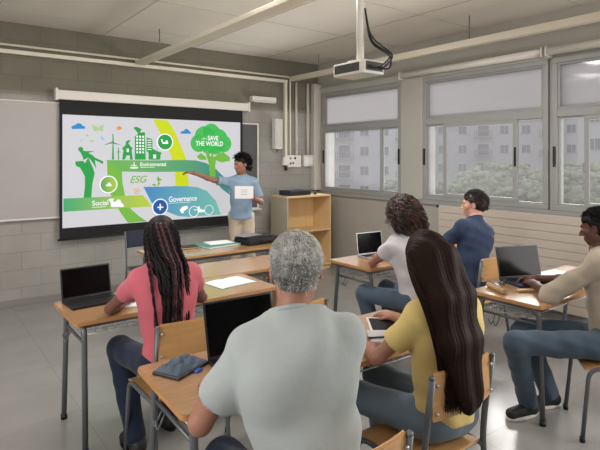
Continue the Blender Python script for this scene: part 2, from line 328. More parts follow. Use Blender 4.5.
ART = {
'env':[(3.39,5.38),(7.01,5.33),(10.24,5.36),(11.32,5.31),(12.32,5.07),(13.36,4.49),(14.41,3.52),(14.85,1.97),(13.98,2.58),(13.15,3.46),(12.12,4.05),(10.73,4.3),(7.01,4.32),(4.61,4.41)],
'stem':[(3.39,5.38),(4.61,4.45),(4.65,3.52),(4.86,2.42),(5.36,1.2),(6.05,0.55),(6.74,0.05),(5.11,0.05),(4.45,1.01),(3.87,2.12),(3.47,3.06)],
'yel':[(7.28,8.95),(8.64,8.88),(9.29,7.88),(9.86,6.62),(10.44,5.26),(10.63,2.89),(9.34,2.94),(9.29,4.37),(8.92,5.81),(8.18,7.31)],
'social':[(0.07,2.35),(2.83,2.34),(6.39,2.35),(7.18,1.31),(2.83,1.31),(0.07,1.31)],
'gov':[(6.44,3.04),(10.24,2.99),(11.42,2.86),(12.43,2.45),(13.36,1.47),(13.88,0.16),(10.54,0.16),(9.57,0.31),(8.64,0.73),(7.63,1.24),(7.18,1.61)],
'trunk':[(12.25,6.13),(12.45,5.51),(12.62,5.03),(12.72,3.78),(13.32,3.77),(13.28,4.87),(13.4,5.5),(13.8,6.06),(13.1,5.6),(12.97,6.13),(12.8,5.6),(12.5,6.2)],
'leafL':[(11.39,5.66),(11.8,6.0),(12.31,5.66),(12.39,5.38),(11.72,5.38)],
'leafR':[(13.34,5.5),(13.78,5.98),(14.13,6.11),(14.85,5.58),(14.81,5.26),(13.95,5.11),(13.34,5.35)],
'cloud2':[(9.81,7.74),(9.92,7.97),(10.16,8.01),(10.32,8.21),(10.56,8.13),(10.73,7.98),(10.89,7.77)],
'cloud1':[(0.64,7.98),(0.73,8.11),(0.92,8.19),(1.16,8.36),(1.42,8.28),(1.48,8.14),(1.67,8.11),(1.69,7.92),(0.73,7.86)],
'turb':[(3.79,5.41),(3.84,6.77),(3.83,7.57),(3.91,7.58),(3.95,6.84),(4.58,6.64),(3.92,6.73),(3.96,5.41)],
'turbb':[(3.17,6.65),(3.83,6.91),(3.9,6.8),(3.29,6.64)],
'turb2':[(4.28,5.41),(4.3,6.43),(4.36,6.43),(4.38,5.41)],
'turb2b':[(4.1,6.01),(4.33,6.13),(4.61,6.01),(4.33,6.06)],
'house':[(4.65,5.41),(4.69,5.87),(4.75,6.22),(4.61,6.36),(4.93,6.67),(4.93,6.93),(5.14,7.07),(5.35,7.04),(5.14,6.79),(5.5,6.37),(5.42,6.2),(5.53,5.4),(5.28,5.4),(5.28,5.77),(5.0,5.77),(4.86,5.41)],
'tower':[(5.7,5.4),(5.7,7.4),(5.99,7.66),(5.56,8.15),(5.84,8.23),(6.28,8.03),(6.13,7.74),(6.57,7.78),(6.64,5.4)],
'tower2':[(6.71,6.09),(6.74,7.32),(7.23,7.19),(7.24,6.24),(6.94,6.12)],
'house2':[(6.89,5.4),(6.89,5.98),(6.79,6.06),(7.23,6.36),(7.61,6.17),(8.13,5.98),(7.98,5.88),(7.93,5.39)],
'lady':[(1.16,6.19),(1.19,6.39),(1.39,6.46),(1.54,6.35),(1.52,6.16),(1.73,6.1),(2.44,6.12),(1.92,5.95),(2.24,5.79),(2.44,5.59),(3.09,5.27),(3.09,5.04),(2.44,5.39),(2.54,4.7),(2.38,4.97),(2.16,5.32),(1.92,5.59),(1.57,5.39),(1.44,5.79),(1.29,6.06)],
'arm':[(0.94,5.28),(1.54,5.31),(1.67,5.12),(1.92,5.59),(2.12,5.12),(2.31,4.7),(2.42,4.3),(2.28,3.62),(2.21,3.08),(2.16,2.33),(1.57,2.33),(1.67,3.23),(1.67,4.04),(1.48,4.45),(1.29,4.78),(0.98,4.93)],
'leafG1':[(9.73,0.84),(10.0,1.13),(10.48,1.18),(10.54,0.95),(10.08,0.67),(10.16,0.54),(9.92,0.53)],
'leafE':[(7.61,3.68),(7.75,3.97),(7.87,3.75),(8.13,3.63),(7.83,3.48),(7.93,3.31),(7.79,3.09),(7.68,3.09),(7.75,3.46)],
'leafE2':[(7.16,3.19),(7.38,3.32),(7.61,3.17),(7.45,3.06)],
'socicon':[(3.49,2.13),(3.7,2.17),(3.96,2.15),(3.83,1.91),(4.1,1.89),(4.2,2.06),(4.45,2.04),(4.55,1.8),(4.75,1.6),(4.75,1.41),(3.7,1.47),(3.7,1.77),(3.6,1.95)],
'butter':[(2.18,8.3),(2.5,8.18),(2.67,8.05),(2.9,8.24),(3.19,8.28),(3.09,7.99),(3.12,7.75),(2.72,7.82),(2.38,7.7),(2.31,7.94)],
'bird':[(2.9,7.37),(3.03,7.44),(3.03,7.23),(3.25,7.15),(3.09,7.0),(2.9,7.17)],
'sun':[(4.17,8.06),(4.28,8.2),(4.42,8.24),(4.55,8.14),(4.61,8.02),(4.47,7.9),(4.33,7.87),(4.2,7.95)]}
U = 2.39/16; V = 1.33/9
pic = MB(); pic.prism([(0,0),(2.39,0),(2.39,1.33),(0,1.33)], .001, white_p, Matrix.Translation((0,-.0055,0)) @ Matrix.Rotation(math.pi/2, 4, 'X'))
def lay(k): return Matrix.Translation((0, -.0065-.0011*k, 0)) @ Matrix.Rotation(math.pi/2, 4, 'X')
def poly(name, m, k): pic.prism([(x*U, y*V) for x, y in ART[name]], .0008, pm[m], lay(k))
def disc(x, y, r, m, k, n=24): pic.prism([(x*U+r*math.cos(2*math.pi*i/n), y*V+r*math.sin(2*math.pi*i/n)) for i in range(n)], .0008, pm[m], lay(k))
def ring(x, y, r, t_, m, k, n=20):
    for i in range(n):
        a, b = 2*math.pi*i/n, 2*math.pi*(i+1)/n
        pic.prism([(x*U+q*math.cos(c), y*V+q*math.sin(c)) for q, c in ((r,a),(r+t_,a),(r+t_,b),(r,b))], .0008, pm[m], lay(k))
def rect(x0, y0, x1, y1, m, k): pic.prism([(x0*U,y0*V),(x1*U,y0*V),(x1*U,y1*V),(x0*U,y1*V)], .0008, pm[m], lay(k))
poly('yel', 'y', 0); poly('stem', 'lg', 1); poly('gov', 'gov', 2); poly('env', 'env', 3); poly('social', 'soc', 4)
poly('arm', 'g', 1); poly('lady', 'g', 2)
for x, y, r in ((11.6,6.9,.12),(12.2,7.5,.15),(12.9,7.9,.13),(13.6,7.3,.15),(14.2,6.9,.12),(12.6,6.8,.13),(13.3,6.8,.14)): disc(x, y, r, 'tree', 4)
poly('trunk', 'lg', 5); poly('leafL', 'lg', 5); poly('leafR', 'lg', 5)
poly('cloud1', 'b', 1); poly('cloud2', 'b', 1)
for n_ in ('turb', 'turbb', 'turb2', 'turb2b', 'house', 'tower', 'tower2', 'house2'): poly(n_, 'g', 2)
poly('butter', 'pale', 1); poly('bird', 'pb', 1); poly('sun', 'o', 1); rect(1.75, 7.3, 1.95, 7.45, 'pale', 1); rect(2.05, 6.85, 2.35, 6.98, 'pale', 1); rect(1.3, 6.9, 1.45, 7.0, 'pale', 1)
poly('leafE', 'lg', 1); poly('leafE2', 'lg', 1); poly('leafG1', 'w', 5); poly('socicon', 'w', 6)
for i in range(3):
    for j in range(6): rect(5.82+.26*i, 5.95+.27*j, 5.97+.26*i, 6.12+.27*j, 'w', 4)
for j in range(5): rect(6.8, 6.25+.2*j, 7.15, 6.32+.2*j, 'w', 4)
rect(5.0, 6.05, 5.18, 6.35, 'w', 4); rect(7.3, 5.5, 7.55, 5.85, 'w', 4)
for (x, y, m_, r) in ((8.36,6.96,'g',.098), (3.51,3.35,'gy',.095), (7.91,1.22,'db',.095)): disc(x, y, r+.014, 'w', 7); disc(x, y, r, m_, 8)
rect(8.1, 6.8, 8.65, 6.95, 'w', 9.2); rect(8.4, 6.95, 8.6, 7.1, 'w', 9.2); rect(8.0, 6.98, 8.15, 7.2, 'w', 9.2); rect(3.3, 3.2, 3.75, 3.35, 'w', 9.2); rect(3.45, 3.35, 3.65, 3.5, 'w', 9.2)
rect(7.85, .95, 7.97, 1.5, 'w', 9.2); rect(7.65, 1.15, 8.2, 1.25, 'w', 9.2); ring(5.88, 2.71, .028, .008, 'o', 1); disc(5.88, 2.71, .012, 'o', 1)
ring(11.12, .62, .065, .009, 'w', 5); ring(12.63, .66, .062, .008, 'w', 5); rect(11.1, .72, 11.9, .8, 'w', 5); rect(11.5, .8, 11.7, 1.05, 'w', 5); rect(11.5,.5,12.2,.72,'w',5)
rect(5.6, 4.6, 5.66, 5.2, 'w', 5); rect(5.3, 4.65, 5.95, 4.78, 'w', 5); rect(5.35, 4.9, 5.85, 4.95, 'w', 5)
rect(8.7, 1.48, 10.8, 1.51, 'w', 5); rect(6.15, 4.72, 7.4, 4.76, 'w', 5); rect(2.2, 1.5, 3.3, 1.54, 'w', 6)
pic.build('projected_picture', scr)
def text(s_, x, y, size, m, k, italic=0, bold=0, sx=1.0):
    cu = bpy.data.curves.new('lettering', 'FONT'); cu.body = s_; cu.size = size; cu.shear = italic; cu.offset = bold; cu.extrude = .0003
    o = bpy.data.objects.new('lettering_source', cu); COL.objects.link(o); bpy.context.view_layer.update()
    me = bpy.data.meshes.new_from_object(o.evaluated_get(bpy.context.evaluated_depsgraph_get())); bpy.data.objects.remove(o)
    me.transform(Matrix.Translation((x*U, -.0065-.0011*k, y*V)) @ Matrix.Rotation(math.pi/2, 4, 'X') @ Matrix.Diagonal((sx,1,1,1))); me.materials.clear(); me.materials.append(pm[m])
    q = bpy.data.objects.new('lettering', me); COL.objects.link(q); q.parent = scr; return q
text('Environmental', 6.15, 4.84, .070, 'w', 5, bold=.0008, sx=.85); text('ESG', 5.25, 3.42, .125, 'lg', 2, italic=.3, bold=.0012)
text('Social', 2.2, 1.66, .085, 'w', 6, bold=.0008); text('Governance', 8.7, 1.62, .10, 'w', 5, bold=.0012, sx=.82)
text('LET\'S', 11.9, 7.22, .042, 'w', 6, sx=.8); text('SAVE', 12.5, 7.2, .09, 'w', 6, bold=.0018, sx=.82); text('THE WORLD', 11.3, 6.68, .09, 'w', 6, bold=.0018, sx=.80)

# ------------------------------------------------------------------ front wall fittings
t = empty('emergency_light', (4.01, WY-.09, 2.50)); tag(t, 'slim white emergency light box on the block wall right of the screen casing', 'emergency light')
MB().box((0, 0, 0), (.43, .088, .085), M['white'], .015).build('housing', t); MB().box((.02, -.012, -.006), (.41, .05, .02), M['offw'], .006).build('diffuser', t)
t = empty('wall_speaker', (4.37, WY-.16, 1.80)); tag(t, 'narrow upright white speaker on the block wall beside the dark board', 'speaker')
MB().box((0, 0, 0), (.14, .10, .46), M['white'], .02).build('enclosure', t); MB().box((.015, -.006, .03), (.125, 0, .43), M['offw'], .003).build('grille', t)
MB().box((.04, .10, .18), (.10, .158, .28), M['steel'], .004).build('bracket', t); MB().tube([(.07, .06, 0), (.08, .06, -.05)], .012, M['steel']).build('cable_gland', t)
t = empty('socket_box', (4.675, WY-.06, 1.52)); tag(t, 'cream wall box with sockets, left of the pair above the cabinet', 'socket box')
MB().box((0, 0, 0), (.26, .058, .19), M['white'], .01).build('cover', t)
for x, z in ((.05,.12),(.14,.12),(.05,.04),(.10,.045)): MB().tube([(x, -.004, z+.02), (x, .004, z+.02)], .018, M['black'] if (x, z) == (.14,.12) else M['steel']).build('socket', t)
t = empty('switch_box', (4.99, WY-.06, 1.53)); tag(t, 'cream wall box with two rocker plates, nearest the room corner', 'switch box')
MB().box((0, 0, 0), (.20, .058, .18), M['white'], .01).build('cover', t)
for x in (.02, .11): MB().box((x, -.008, .04), (x+.07, .002, .14), M['paper'], .004).build('rocker_plate', t)

# ------------------------------------------------------------------ cabinet by the corner
t = empty('open_cabinet', (4.26, 5.94, 0)); tag(t, 'tall open-fronted birch cabinet standing in the corner by the window wall', 'cabinet')
W_, D_, H_ = .815, .42, 1.115
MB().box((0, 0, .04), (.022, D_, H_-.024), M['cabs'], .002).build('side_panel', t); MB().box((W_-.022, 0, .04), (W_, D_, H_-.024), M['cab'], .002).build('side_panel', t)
MB().box((0, -.003, H_-.024), (W_, D_, H_), M['cab'], .002).build('top_panel', t); MB().box((.022, D_-.012, .04), (W_-.022, D_-.002, H_-.024), M['cab']).build('back_panel', t)
MB().box((.022, .01, .58), (W_-.022, D_-.012, .602), M['cab'], .002).build('shelf', t); MB().box((.022, .0, .06), (W_-.022, D_-.012, .082), M['cab'], .002).build('bottom_panel', t)
MB().box((0, .02, 0), (W_, D_, .04), M['cab'], .002).build('plinth', t)
t = empty('media_player', (4.36, 6.0, 1.115), math.radians(4)); tag(t, 'flat black and grey media box on top of the open cabinet', 'media player')
MB().box((0, 0, .006), (.40, .26, .075), M['navyp'], .006).build('case', t); MB().box((.01, -.006, .012), (.39, .002, .068), M['black'], .003).build('front_panel', t)
t = MB().ball((4.86, 6.05, 1.132), .02, M['black'], (1.3, 1, .85)).build('computer_mouse'); tag(t, 'tiny black object beside the media box on the cabinet top', 'small object')

# ------------------------------------------------------------------ projector
t = empty('projector', (2.66, 2.80, 2.28)); tag(t, 'white ceiling-hung projector with a dark side vent and black cables', 'projector')
MB().box((-.105, -.165, 0), (.105, .165, .098), M['offw'], .012).build('body', t)
g = MB(); g.box((-.109, -.12, .02), (-.104, .145, .082), M['grill'], .002)
for k in range(9): g.box((-.112, -.115, .024+.0065*k), (-.108, .14, .0265+.0065*k), M['grill'])
g.build('side_vent', t)
g = MB(); g.box((-.085, -.169, .02), (.085, -.164, .085), M['grill'], .002)
for k in range(5): g.box((-.07+.03*k, -.174, .03), (-.052+.03*k, -.168, .06), M['black'], .002)
g.build('port_panel', t)
MB().tube([(.02, .164, .045), (.02, .19, .045)], .035, M['glassk'], 20).build('lens', t)
MB().tube([(-.0, -.02, .095), (-.0, -.02, .90)], .028, M['offw'], 16).build('ceiling_pole', t)
MB().box((-.07, -.09, .096), (.07, .05, .112), M['offw'], .004).build('mount_plate', t); MB().tube([(0, -.02, .885), (0, -.02, .908)], .06, M['offw'], 20).build('ceiling_flange', t)
for (a, b) in ((-.06, .04), (-.02, .07), (.05, .02)):
    MB().tube(fillet([(.02, -.05, .5), (.04, -.08, .22+b), (.06+b*.4, -.26-b*.3, .12), (a+.03, -.25, .03), (a, -.172, .04)], .08, 6), .0065, M['black'], 7).build('cable', t)

# ------------------------------------------------------------------ outside the windows
struct(MB().box((7, -60, -9.2), (160, 160, -9), mat('lawn', S(120,128,104), .9, var=.2, vscale=.3)).build('ground'))
M['fac'] = mat('pale_render', S(214,210,210), .9, var=.04, vscale=.3); M['facw'] = mat('distant_window', S(118,120,130), .4); M['balc'] = mat('balcony_slab', S(176,172,172), .9)
M['leaf'] = mat('tree_foliage', S(160,168,134), .9, var=.35, vscale=1.2); M['bark'] = mat('tree_bark', S(110,100,88), .9)
def building(x, y, rz, W, H, nb, nf, label, side):
    t = empty('apartment_building', (x, y, -9), rz); tag(t, label, 'building', 'apartment buildings beyond the windows')
    MB().box((-W/2, 0, 0), (W/2, 12, H), M['fac']).build('wall', t)
    MB().box((-W/2-.3, -.3, H), (W/2+.3, 12.3, H+.6), M['balc']).build('roof', t)
    for i in range(nb):
        for j in range(nf):
            cx = -W/2 + W*(i+.5)/nb; z = 1.2 + (H-1.5)*j/nf
            if (i+side) % 3 == 0:
                b = MB(); b.box((cx-1.5, -1.2, z-.5), (cx+1.5, 0, z-.3), M['balc'])
                for k in range(9): b.box((cx-1.5+k*.36, -1.2, z-.3), (cx-1.5+k*.36+.1, -1.1, z+.6), M['facw'])
                b.box((cx-1.5, -1.22, z+.6), (cx+1.5, -1.08, z+.7), M['balc']); b.build('balcony', t)
                MB().box((cx-.9, -.05, z-.3), (cx+.9, .05, z+1.7), M['facw'], .02).build('balcony_door', t)
            else:
                f = MB(); f.box((cx-.65, -.06, z+.2), (cx+.65, .05, z+1.5), M['facw'], .02); f.box((cx-.8, -.14, z+.1), (cx+.8, .05, z+.2), M['balc'], .02)
                f.box((cx-.03, -.1, z+.2), (cx+.03, 0, z+1.5), M['fac']); f.build('window', t)
building(58, 62, math.radians(-42), 26, 24, 8, 7, 'pale apartment block seen through the far corner window', 0)
building(84, 49, math.radians(-57), 28, 25, 8, 7, 'pale apartment block with balconies seen through the middle window', 1)
building(70, 20, math.radians(-72), 22, 22, 6, 6, 'pale apartment block at the right edge of the view outside', 2)
def tree(x, y, r, h, label, seed):
    rd = random.Random(seed); t = empty('tree', (x, y, -9)); tag(t, label, 'tree', 'trees between the school and the apartments')
    MB().tube([(0,0,0), (.1,0,h*.4), (0,.1,h*.8)], .3, M['bark'], 8, rads=[.35,.25,.1]).build('trunk', t)
    c = MB(); c.ball((0, 0, h*.72), 1, M['leaf'], (r*.7, r*.7, h*.24), 14)
    for k in range(420):
        a = rd.random()*6.28; q = r*math.sqrt(rd.random()); zz = (rd.random()-.5)*2
        s_ = rd.uniform(.15, .36)
        c.ball((q*math.cos(a)*math.sqrt(max(0,1-zz*zz*.6)), q*math.sin(a)*math.sqrt(max(0,1-zz*zz*.6)), h*.72+zz*h*.3), s_, M['leaf'], (1, 1, rd.uniform(.6, .9)), 7)
    c.build('crown', t)
TL = ('leftmost pale green tree outside, seen low through the far window', 'small round tree low outside the far window, right of the leftmost', 'tree outside in the gap between the far and middle windows',
 'leafy tree low outside the left pane of the middle window', 'broad leafy tree outside the centre of the middle window', 'leafy tree outside the right pane of the middle window', 'rightmost leafy tree, outside the window nearest the camera')
for i, (x, y, r, h) in enumerate(((30,37,3.3,8.0),(36,31,3.2,8.6),(37,24.5,3.0,9.2),(44,27,3.2,9.8),(43,20,3.2,9.9),(35,17,3.0,9.6),(33,11,2.9,9.6))):
    tree(x, y, r, h, TL[i], i)

# ------------------------------------------------------------------ desks
def desk(name, loc, W_, D_, label, group=None, trays=2, splay=.03):
    t = empty(name, loc); tag(t, label, 'desk', group); zt = .735
    top = MB(); pr = [(0,0),(W_,0),(W_,D_),(0,D_)]
    def rp(x0,y0,x1,y1,r,n=4):
        o = []
        for cx, cy, a0 in ((x1-r,y1-r,0),(x0+r,y1-r,90),(x0+r,y0+r,180),(x1-r,y0+r,270)):
            for k in range(n+1): a = math.radians(a0+90*k/n); o.append((cx+r*math.cos(a), cy+r*math.sin(a)))
        return o
    top.prism(rp(0,0,W_,D_,.025), .021, M['edge'], Matrix.Translation((0,0,zt)), .002)
    top.prism(rp(.002,.002,W_-.002,D_-.002,.024), .0025, M['wood'], Matrix.Translation((0,0,zt+.0212)), .001)
    top.build('desktop', t)
    ym, yM = .055, D_-.055
    for x in (.065, W_-.065):
        for sgn, y in ((-1, ym), (1, yM)):
            yc = (ym+yM)/2
            MB().tube(fillet([(x, yc, zt-.018), (x, y, zt-.018), (x, y+sgn*splay*.25, zt-.14), (x, y+sgn*splay*(1 if sgn < 0 else 2.2), .012)], .06, 6), .0165, M['steel'], 12).build('leg', t)
            yf = y+sgn*splay*(1 if sgn < 0 else 2.2); MB().tube([(x, yf, 0), (x, yf, .03)], .020, M['black'], 12).build('foot_cap', t)
        MB().tube([(x, ym+.004, .62), (x, yM-.004, .62)], .009, M['steel'], 8).build('side_rail', t)
    for y in (ym+.04, yM-.02): MB().box((.07, y-.012, zt-.04), (W_-.07, y+.012, zt-.004), M['steel'], .004).build('top_rail', t)
    step = (W_-.16)/trays
    for k in range(trays):
        x0 = .09+k*step; x1 = x0+step-.03; y0, y1, z0, z1 = ym+.10, yM-.03, .635, .69
        w_ = MB()
        loop = lambda z, a=x0, b=x1, c=y0, d=y1: fillet([(a,c,z),(b,c,z),(b,d,z),(a,d,z),(a,c,z)], .03, 3)
        w_.tube(loop(z0), .0035, M['wire'], 6); w_.tube(loop(z1), .0035, M['wire'], 6)
        n = 9
        for i in range(n+1):
            x = x0+(x1-x0)*i/n; w_.tube([(x, y0, z1), (x, y0, z0), (x, y1, z0), (x, y1, z1)], .0024, M['wire'], 5)
        for i in range(1, 4):
            y = y0+(y1-y0)*i/4; w_.tube([(x0, y, z1), (x0, y, z0), (x1, y, z0), (x1, y, z1)], .0024, M['wire'], 5)
        w_.build('wire_tray', t)
    for x in (.065, W_-.065):
        s_ = -1 if x < .5 else 1; h = MB()
        for q in (0, .035):
            h.tube(fillet([(x+s_*.008, D_*.62+q, .62), (x+s_*.03, D_*.62+q, .575), (x+s_*.035, D_*.62+q+.015, .548), (x+s_*.04, D_*.62+q+.03, .59)], .02, 4), .004, M['steel'], 6)
        h.build('bag_hook', t)
    return t
GD = 'student desks in rows'
desk('student_desk', (.72, 3.02, 0), 1.37, .525, 'double beech desk holding the black open laptop and the notebook, beside the pink top', GD)
desk('student_desk', (1.53, 3.56, 0), 1.37, .50, 'bare double beech desk pushed up behind the desk with the open notebook', GD)
desk('student_desk', (.768, 1.71, 0), 1.51, .53, 'double beech desk nearest the camera, holding a black laptop and the white tablet', GD).rotation_euler.z = math.radians(-2.4)
desk('student_desk', (3.00, 3.02, 0), 1.37, .525, 'double desk with the silver laptop, in front of the curly-haired student', GD)
desk('student_desk', (3.09, 1.63, 0), 1.37, .51, 'double desk at the right with a pencil roll and a laptop, above the jeans', GD)
desk('teacher_desk', (1.78, 4.42, 0), 1.62, .62, 'long beech desk holding folders and a black bag, in front of the teacher', None, trays=1)
t = empty('side_table', (2.16, 4.28, 0), math.radians(-12)); tag(t, 'low plain wooden table tucked between the teacher desk and the bare student desk', 'table')
# low drawer unit
MB().box((0, -.16, .66), (.64, .14, .685), M['wood'], .003).build('table_top', t)
MB().box((.01, -.15, .57), (.63, .13, .66), M['edge'], .003).build('apron', t)
for x in (.025, .615):
    for y in (-.135, .115): MB().box((x-.015, y-.015, 0), (x+.015, y+.015, .57), M['edge'], .003).build('leg', t)

def chair(loc, rz, label, scale=1.0, proto=[None]):
    if proto[0] is None:
        t = empty('school_chair')
        # seat: curved plywood
        s_ = MB(); n = 8; th = .011
        prof = [(-.19+.385*i/n, .452 - .012*math.sin(math.pi*i/n) - (.02*(max(0, i-6)/2)**2)) for i in range(n+1)]
        P = [(y, z) for y, z in prof] + [(y, z-th) for y, z in prof[::-1]]
        F = Matrix(((0,0,1,-.195),(1,0,0,0),(0,1,0,0),(0,0,0,1)))
        s_.prism(P, .39, M['ply'], F, .003); s_.build('seat', t)
        # backrest: curved in plan
        b = MB(); n = 10; xs = [-.19+.38*i/n for i in range(n+1)]
        f = lambda x: -.238 - .022*(1-(x/.19)**2)
        P = [(x, f(x)+.012) for x in xs] + [(x, f(x)) for x in xs[::-1]]
        b.prism(P, .19, M['ply'], Matrix.Translation((0,0,.655)), .008); b.build('backrest', t)
        for s in (-1, 1):
            x = s*.197
            MB().tube(fillet([(x*1.04, .21, .012), (x, .17, .435), (x, -.17, .438), (x*1.0, -.205, .43)], .07, 6), .0125, M['steel'], 10).build('front_leg', t)
            MB().tube(fillet([(x*1.04, -.27, .012), (x, -.20, .43), (x, -.205, .55), (x*1.01, -.243, .83)], .06, 6), .0125, M['steel'], 10, flat=(.75, 1.15)).build('rear_leg', t)
            MB().ball((x*1.01, -.244, .831), .0125, M['steel'], (1, 1, 1), 10).build('end_cap', t)
            for y in (.21, -.27): MB().tube([(x*1.04, y, 0), (x*1.04, y, .03)], .016, M['black'], 10).build('foot_cap', t)
        MB().tube([(-.197, .12, .43), (.197, .12, .43)], .009, M['steel'], 8).build('cross_tube', t)
        MB().tube([(-.197, -.17, .43), (.197, -.17, .43)], .009, M['steel'], 8).build('cross_tube', t)
        for s in (-1, 1):
            for z in (.69, .80): MB().tube([(s*.178, -.249+.002, z), (s*.178, -.2565, z)], .007, M['chrome'], 8).build('rivet', t)
        proto[0] = t; o = t
    else: o = copy_tree(proto[0])
    o.location = loc; o.rotation_euler = (0, 0, rz); tag(o, label, 'chair', 'plywood school chairs'); return o
chair((1.17, 2.70, 0), 0, 'plywood school chair under the braided student in the pink top')
chair((1.76, 2.58, 0), math.radians(3), 'empty plywood school chair hidden by the grey-haired man, only its corner showing')
chair((1.02, 1.30, 0), 0, 'plywood school chair under the grey-haired man in the pale shirt')
chair((1.79, 1.51, 0), 0, 'plywood school chair under the long-haired student in yellow')
chair((3.20, 2.70, 0), 0, 'plywood school chair under the curly-haired student in white')
chair((3.91, 2.70, 0), 0, 'plywood school chair behind the navy shirt, its backrest in full view')
chair((3.45, 1.38, 0), math.radians(38), 'school chair under the student in jeans at the right edge')
tc_ = chair((2.12, 5.56, 0), math.radians(180), 'dark-backed chair behind the left end of the teacher desk')
for ch in tc_.children:
    if ch.name.startswith(('seat', 'backrest')): ch.data = ch.data.copy(); ch.data.materials[0] = M['navyp']

# ------------------------------------------------------------------ things on the desks
TZ = .7592
def laptop(loc, rz, w_, d_, lid_h, tilt, body, screen_mat, label, rim=None, keys=True):
    t = empty('laptop', loc, rz); tag(t, label, 'laptop'); rim = rim or body
    MB().box((-w_/2, -d_, 0), (w_/2, 0, .016), body, .004).build('base', t)
    k = MB()
    for i in range(12):
        for j in range(5): k.box((-w_*.43+i*w_*.072, -d_*.50+j*d_*.085, .0155), (-w_*.43+i*w_*.072+w_*.06, -d_*.50+j*d_*.085+d_*.065, .0175), M['black'])
    k.build('keyboard', t); MB().box((-w_*.14, -d_*.88, .0155), (w_*.14, -d_*.6, .0168), rim).build('touchpad', t)
    R = Matrix.Rotation(-math.radians(tilt), 4, 'X')
    l = MB(); l.T = Matrix.Translation((0, -.004, .014)) @ R; l.box((-w_/2, -.004, 0), (w_/2, .004, lid_h), rim, .003); lo = l.build('lid', t)
    l = MB(); l.T = Matrix.Translation((0, -.004, .014)) @ R; l.box((-w_/2+.009, -.0055, .013), (w_/2-.009, -.0035, lid_h-.009), screen_mat, .001); l.build('screen', t)
    MB().tube([(-w_*.4, -.003, .014), (w_*.4, -.003, .014)], .006, M['black'], 8).build('hinge', t)
    return t
laptop((.915, 3.51, TZ), math.radians(4), .315, .22, .195, 12, M['black'], M['glassk'], 'black laptop open on the left desk beside the pink top')
laptop((1.235, 2.07, TZ), math.radians(-3), .36, .24, .25, 14, M['black'], M['glassk'], 'black laptop in front of the grey-haired man')
laptop((3.43, 3.45, TZ), math.radians(-6), .30, .21, .205, 8, M['silver'], M['glassk'], 'silver laptop with dark screen in front of the curly-haired student')
laptop((3.67, 2.10, TZ), math.radians(-24), .36, .24, .235, 13, M['navyp'], M['glassk'], 'dark laptop open on the right desk near the forearms', rim=M['black'])

def notebook(name, loc, rz, w_, d_, cover, label, cat='notebook', lines=True):
    t = empty(name, loc, rz); tag(t, label, cat)
    MB().box((-w_-.003, -d_/2-.003, 0), (w_+.003, d_/2+.003, .003), cover, .001).build('cover', t)
    for s in (-1, 1):
        p = MB(); n = 8
        prof = [(s*w_*i/n, .003+.009*math.sin(math.pi*min(1, .12+i/n*.88))**.7) for i in range(n+1)]
        P = prof + [(s*w_, .003), (0, .003)]
        p.prism(P, d_, M['paper'], Matrix(((1,0,0,0),(0,0,-1,d_/2),(0,1,0,0),(0,0,0,1)))); p.build('page_block', t)
    return t
notebook('notebook', (1.87, 3.31, TZ), math.radians(6), .155, .225, M['teal'], 'open notebook lying on the desk right of the pink top')
t = MB().box((-.10, -.14, 0), (.10, .14, .002), M['paper']).build('paper_sheet', loc=(1.17, 3.27, TZ)); t.rotation_euler = (0,0,-.3); tag(t, 'white sheet under the forearms of the braided student', 'paper')
def slab(name, loc, rz, w_, d_, h, m, label, cat, inner=None, group=None):
    t = empty(name, loc, rz); tag(t, label, cat, group)
    MB().box((-w_/2, -d_/2, 0), (w_/2, d_/2, h*.18), m, min(.002, h*.08)).build('cover', t); MB().box((-w_/2, -d_/2, h*.82), (w_/2, d_/2, h), m, min(.002, h*.08)).build('cover', t)
    MB().box((-w_/2+.003, -d_/2+.003, h*.18), (w_/2-.003, d_/2-.003, h*.82), inner or M['paper']).build('pages', t)
    return t
slab('folder', (2.55, 4.80, TZ), math.radians(8), .40, .28, .022, M['teal'], 'teal ring folder lying on the teacher desk under loose sheets', 'folder')
t = MB().box((-.13, -.10, 0), (.14, .11, .004), M['paper'], .001, R=None).build('sheet_stack', loc=(2.57, 4.82, TZ+.023)); t.rotation_euler = (0,0,math.radians(-6)); tag(t, 'loose white sheets on top of the teal folder', 'paper')
slab('book', (2.22, 4.84, TZ), math.radians(-6), .21, .16, .02, M['black'], 'thin dark book at the left of the teal folder', 'book', inner=M['tan'])
t = MB().tube([(-.07, 0, .006), (.07, 0, .006)], .005, M['tan'], 8).build('pencil', loc=(2.2, 4.64, TZ)); tag(t, 'tan pencil lying in front of the thin dark book', 'pencil')
# black bag on the teacher desk
t = empty('laptop_bag', (2.97, 4.70, TZ), math.radians(6)); tag(t, 'soft black bag lying on the teacher desk in front of the teacher', 'bag')
MB().box((-.21, -.14, 0), (.21, .14, .075), mat('black_fabric', S(20,20,24), .8, bump=.3, bscale=90), .03).build('bag_body', t)
MB().box((-.19, -.12, .07), (.12, .10, .086), M['black'], .007).build('flap', t)
MB().tube(fillet([(-.05, -.14, .04), (-.06, -.18, .05), (.08, -.19, .05), (.07, -.14, .04)], .03), .008, M['black'], 8).build('handle', t)
t = MB().box((-.14, -.09, 0), (.12, .09, .006), M['silver'], .002).build('sheet_stack', loc=(2.87, 4.72, TZ+.087)); t.rotation_euler = (0,0,math.radians(12)); tag(t, 'grey papers lying on top of the black bag', 'paper')
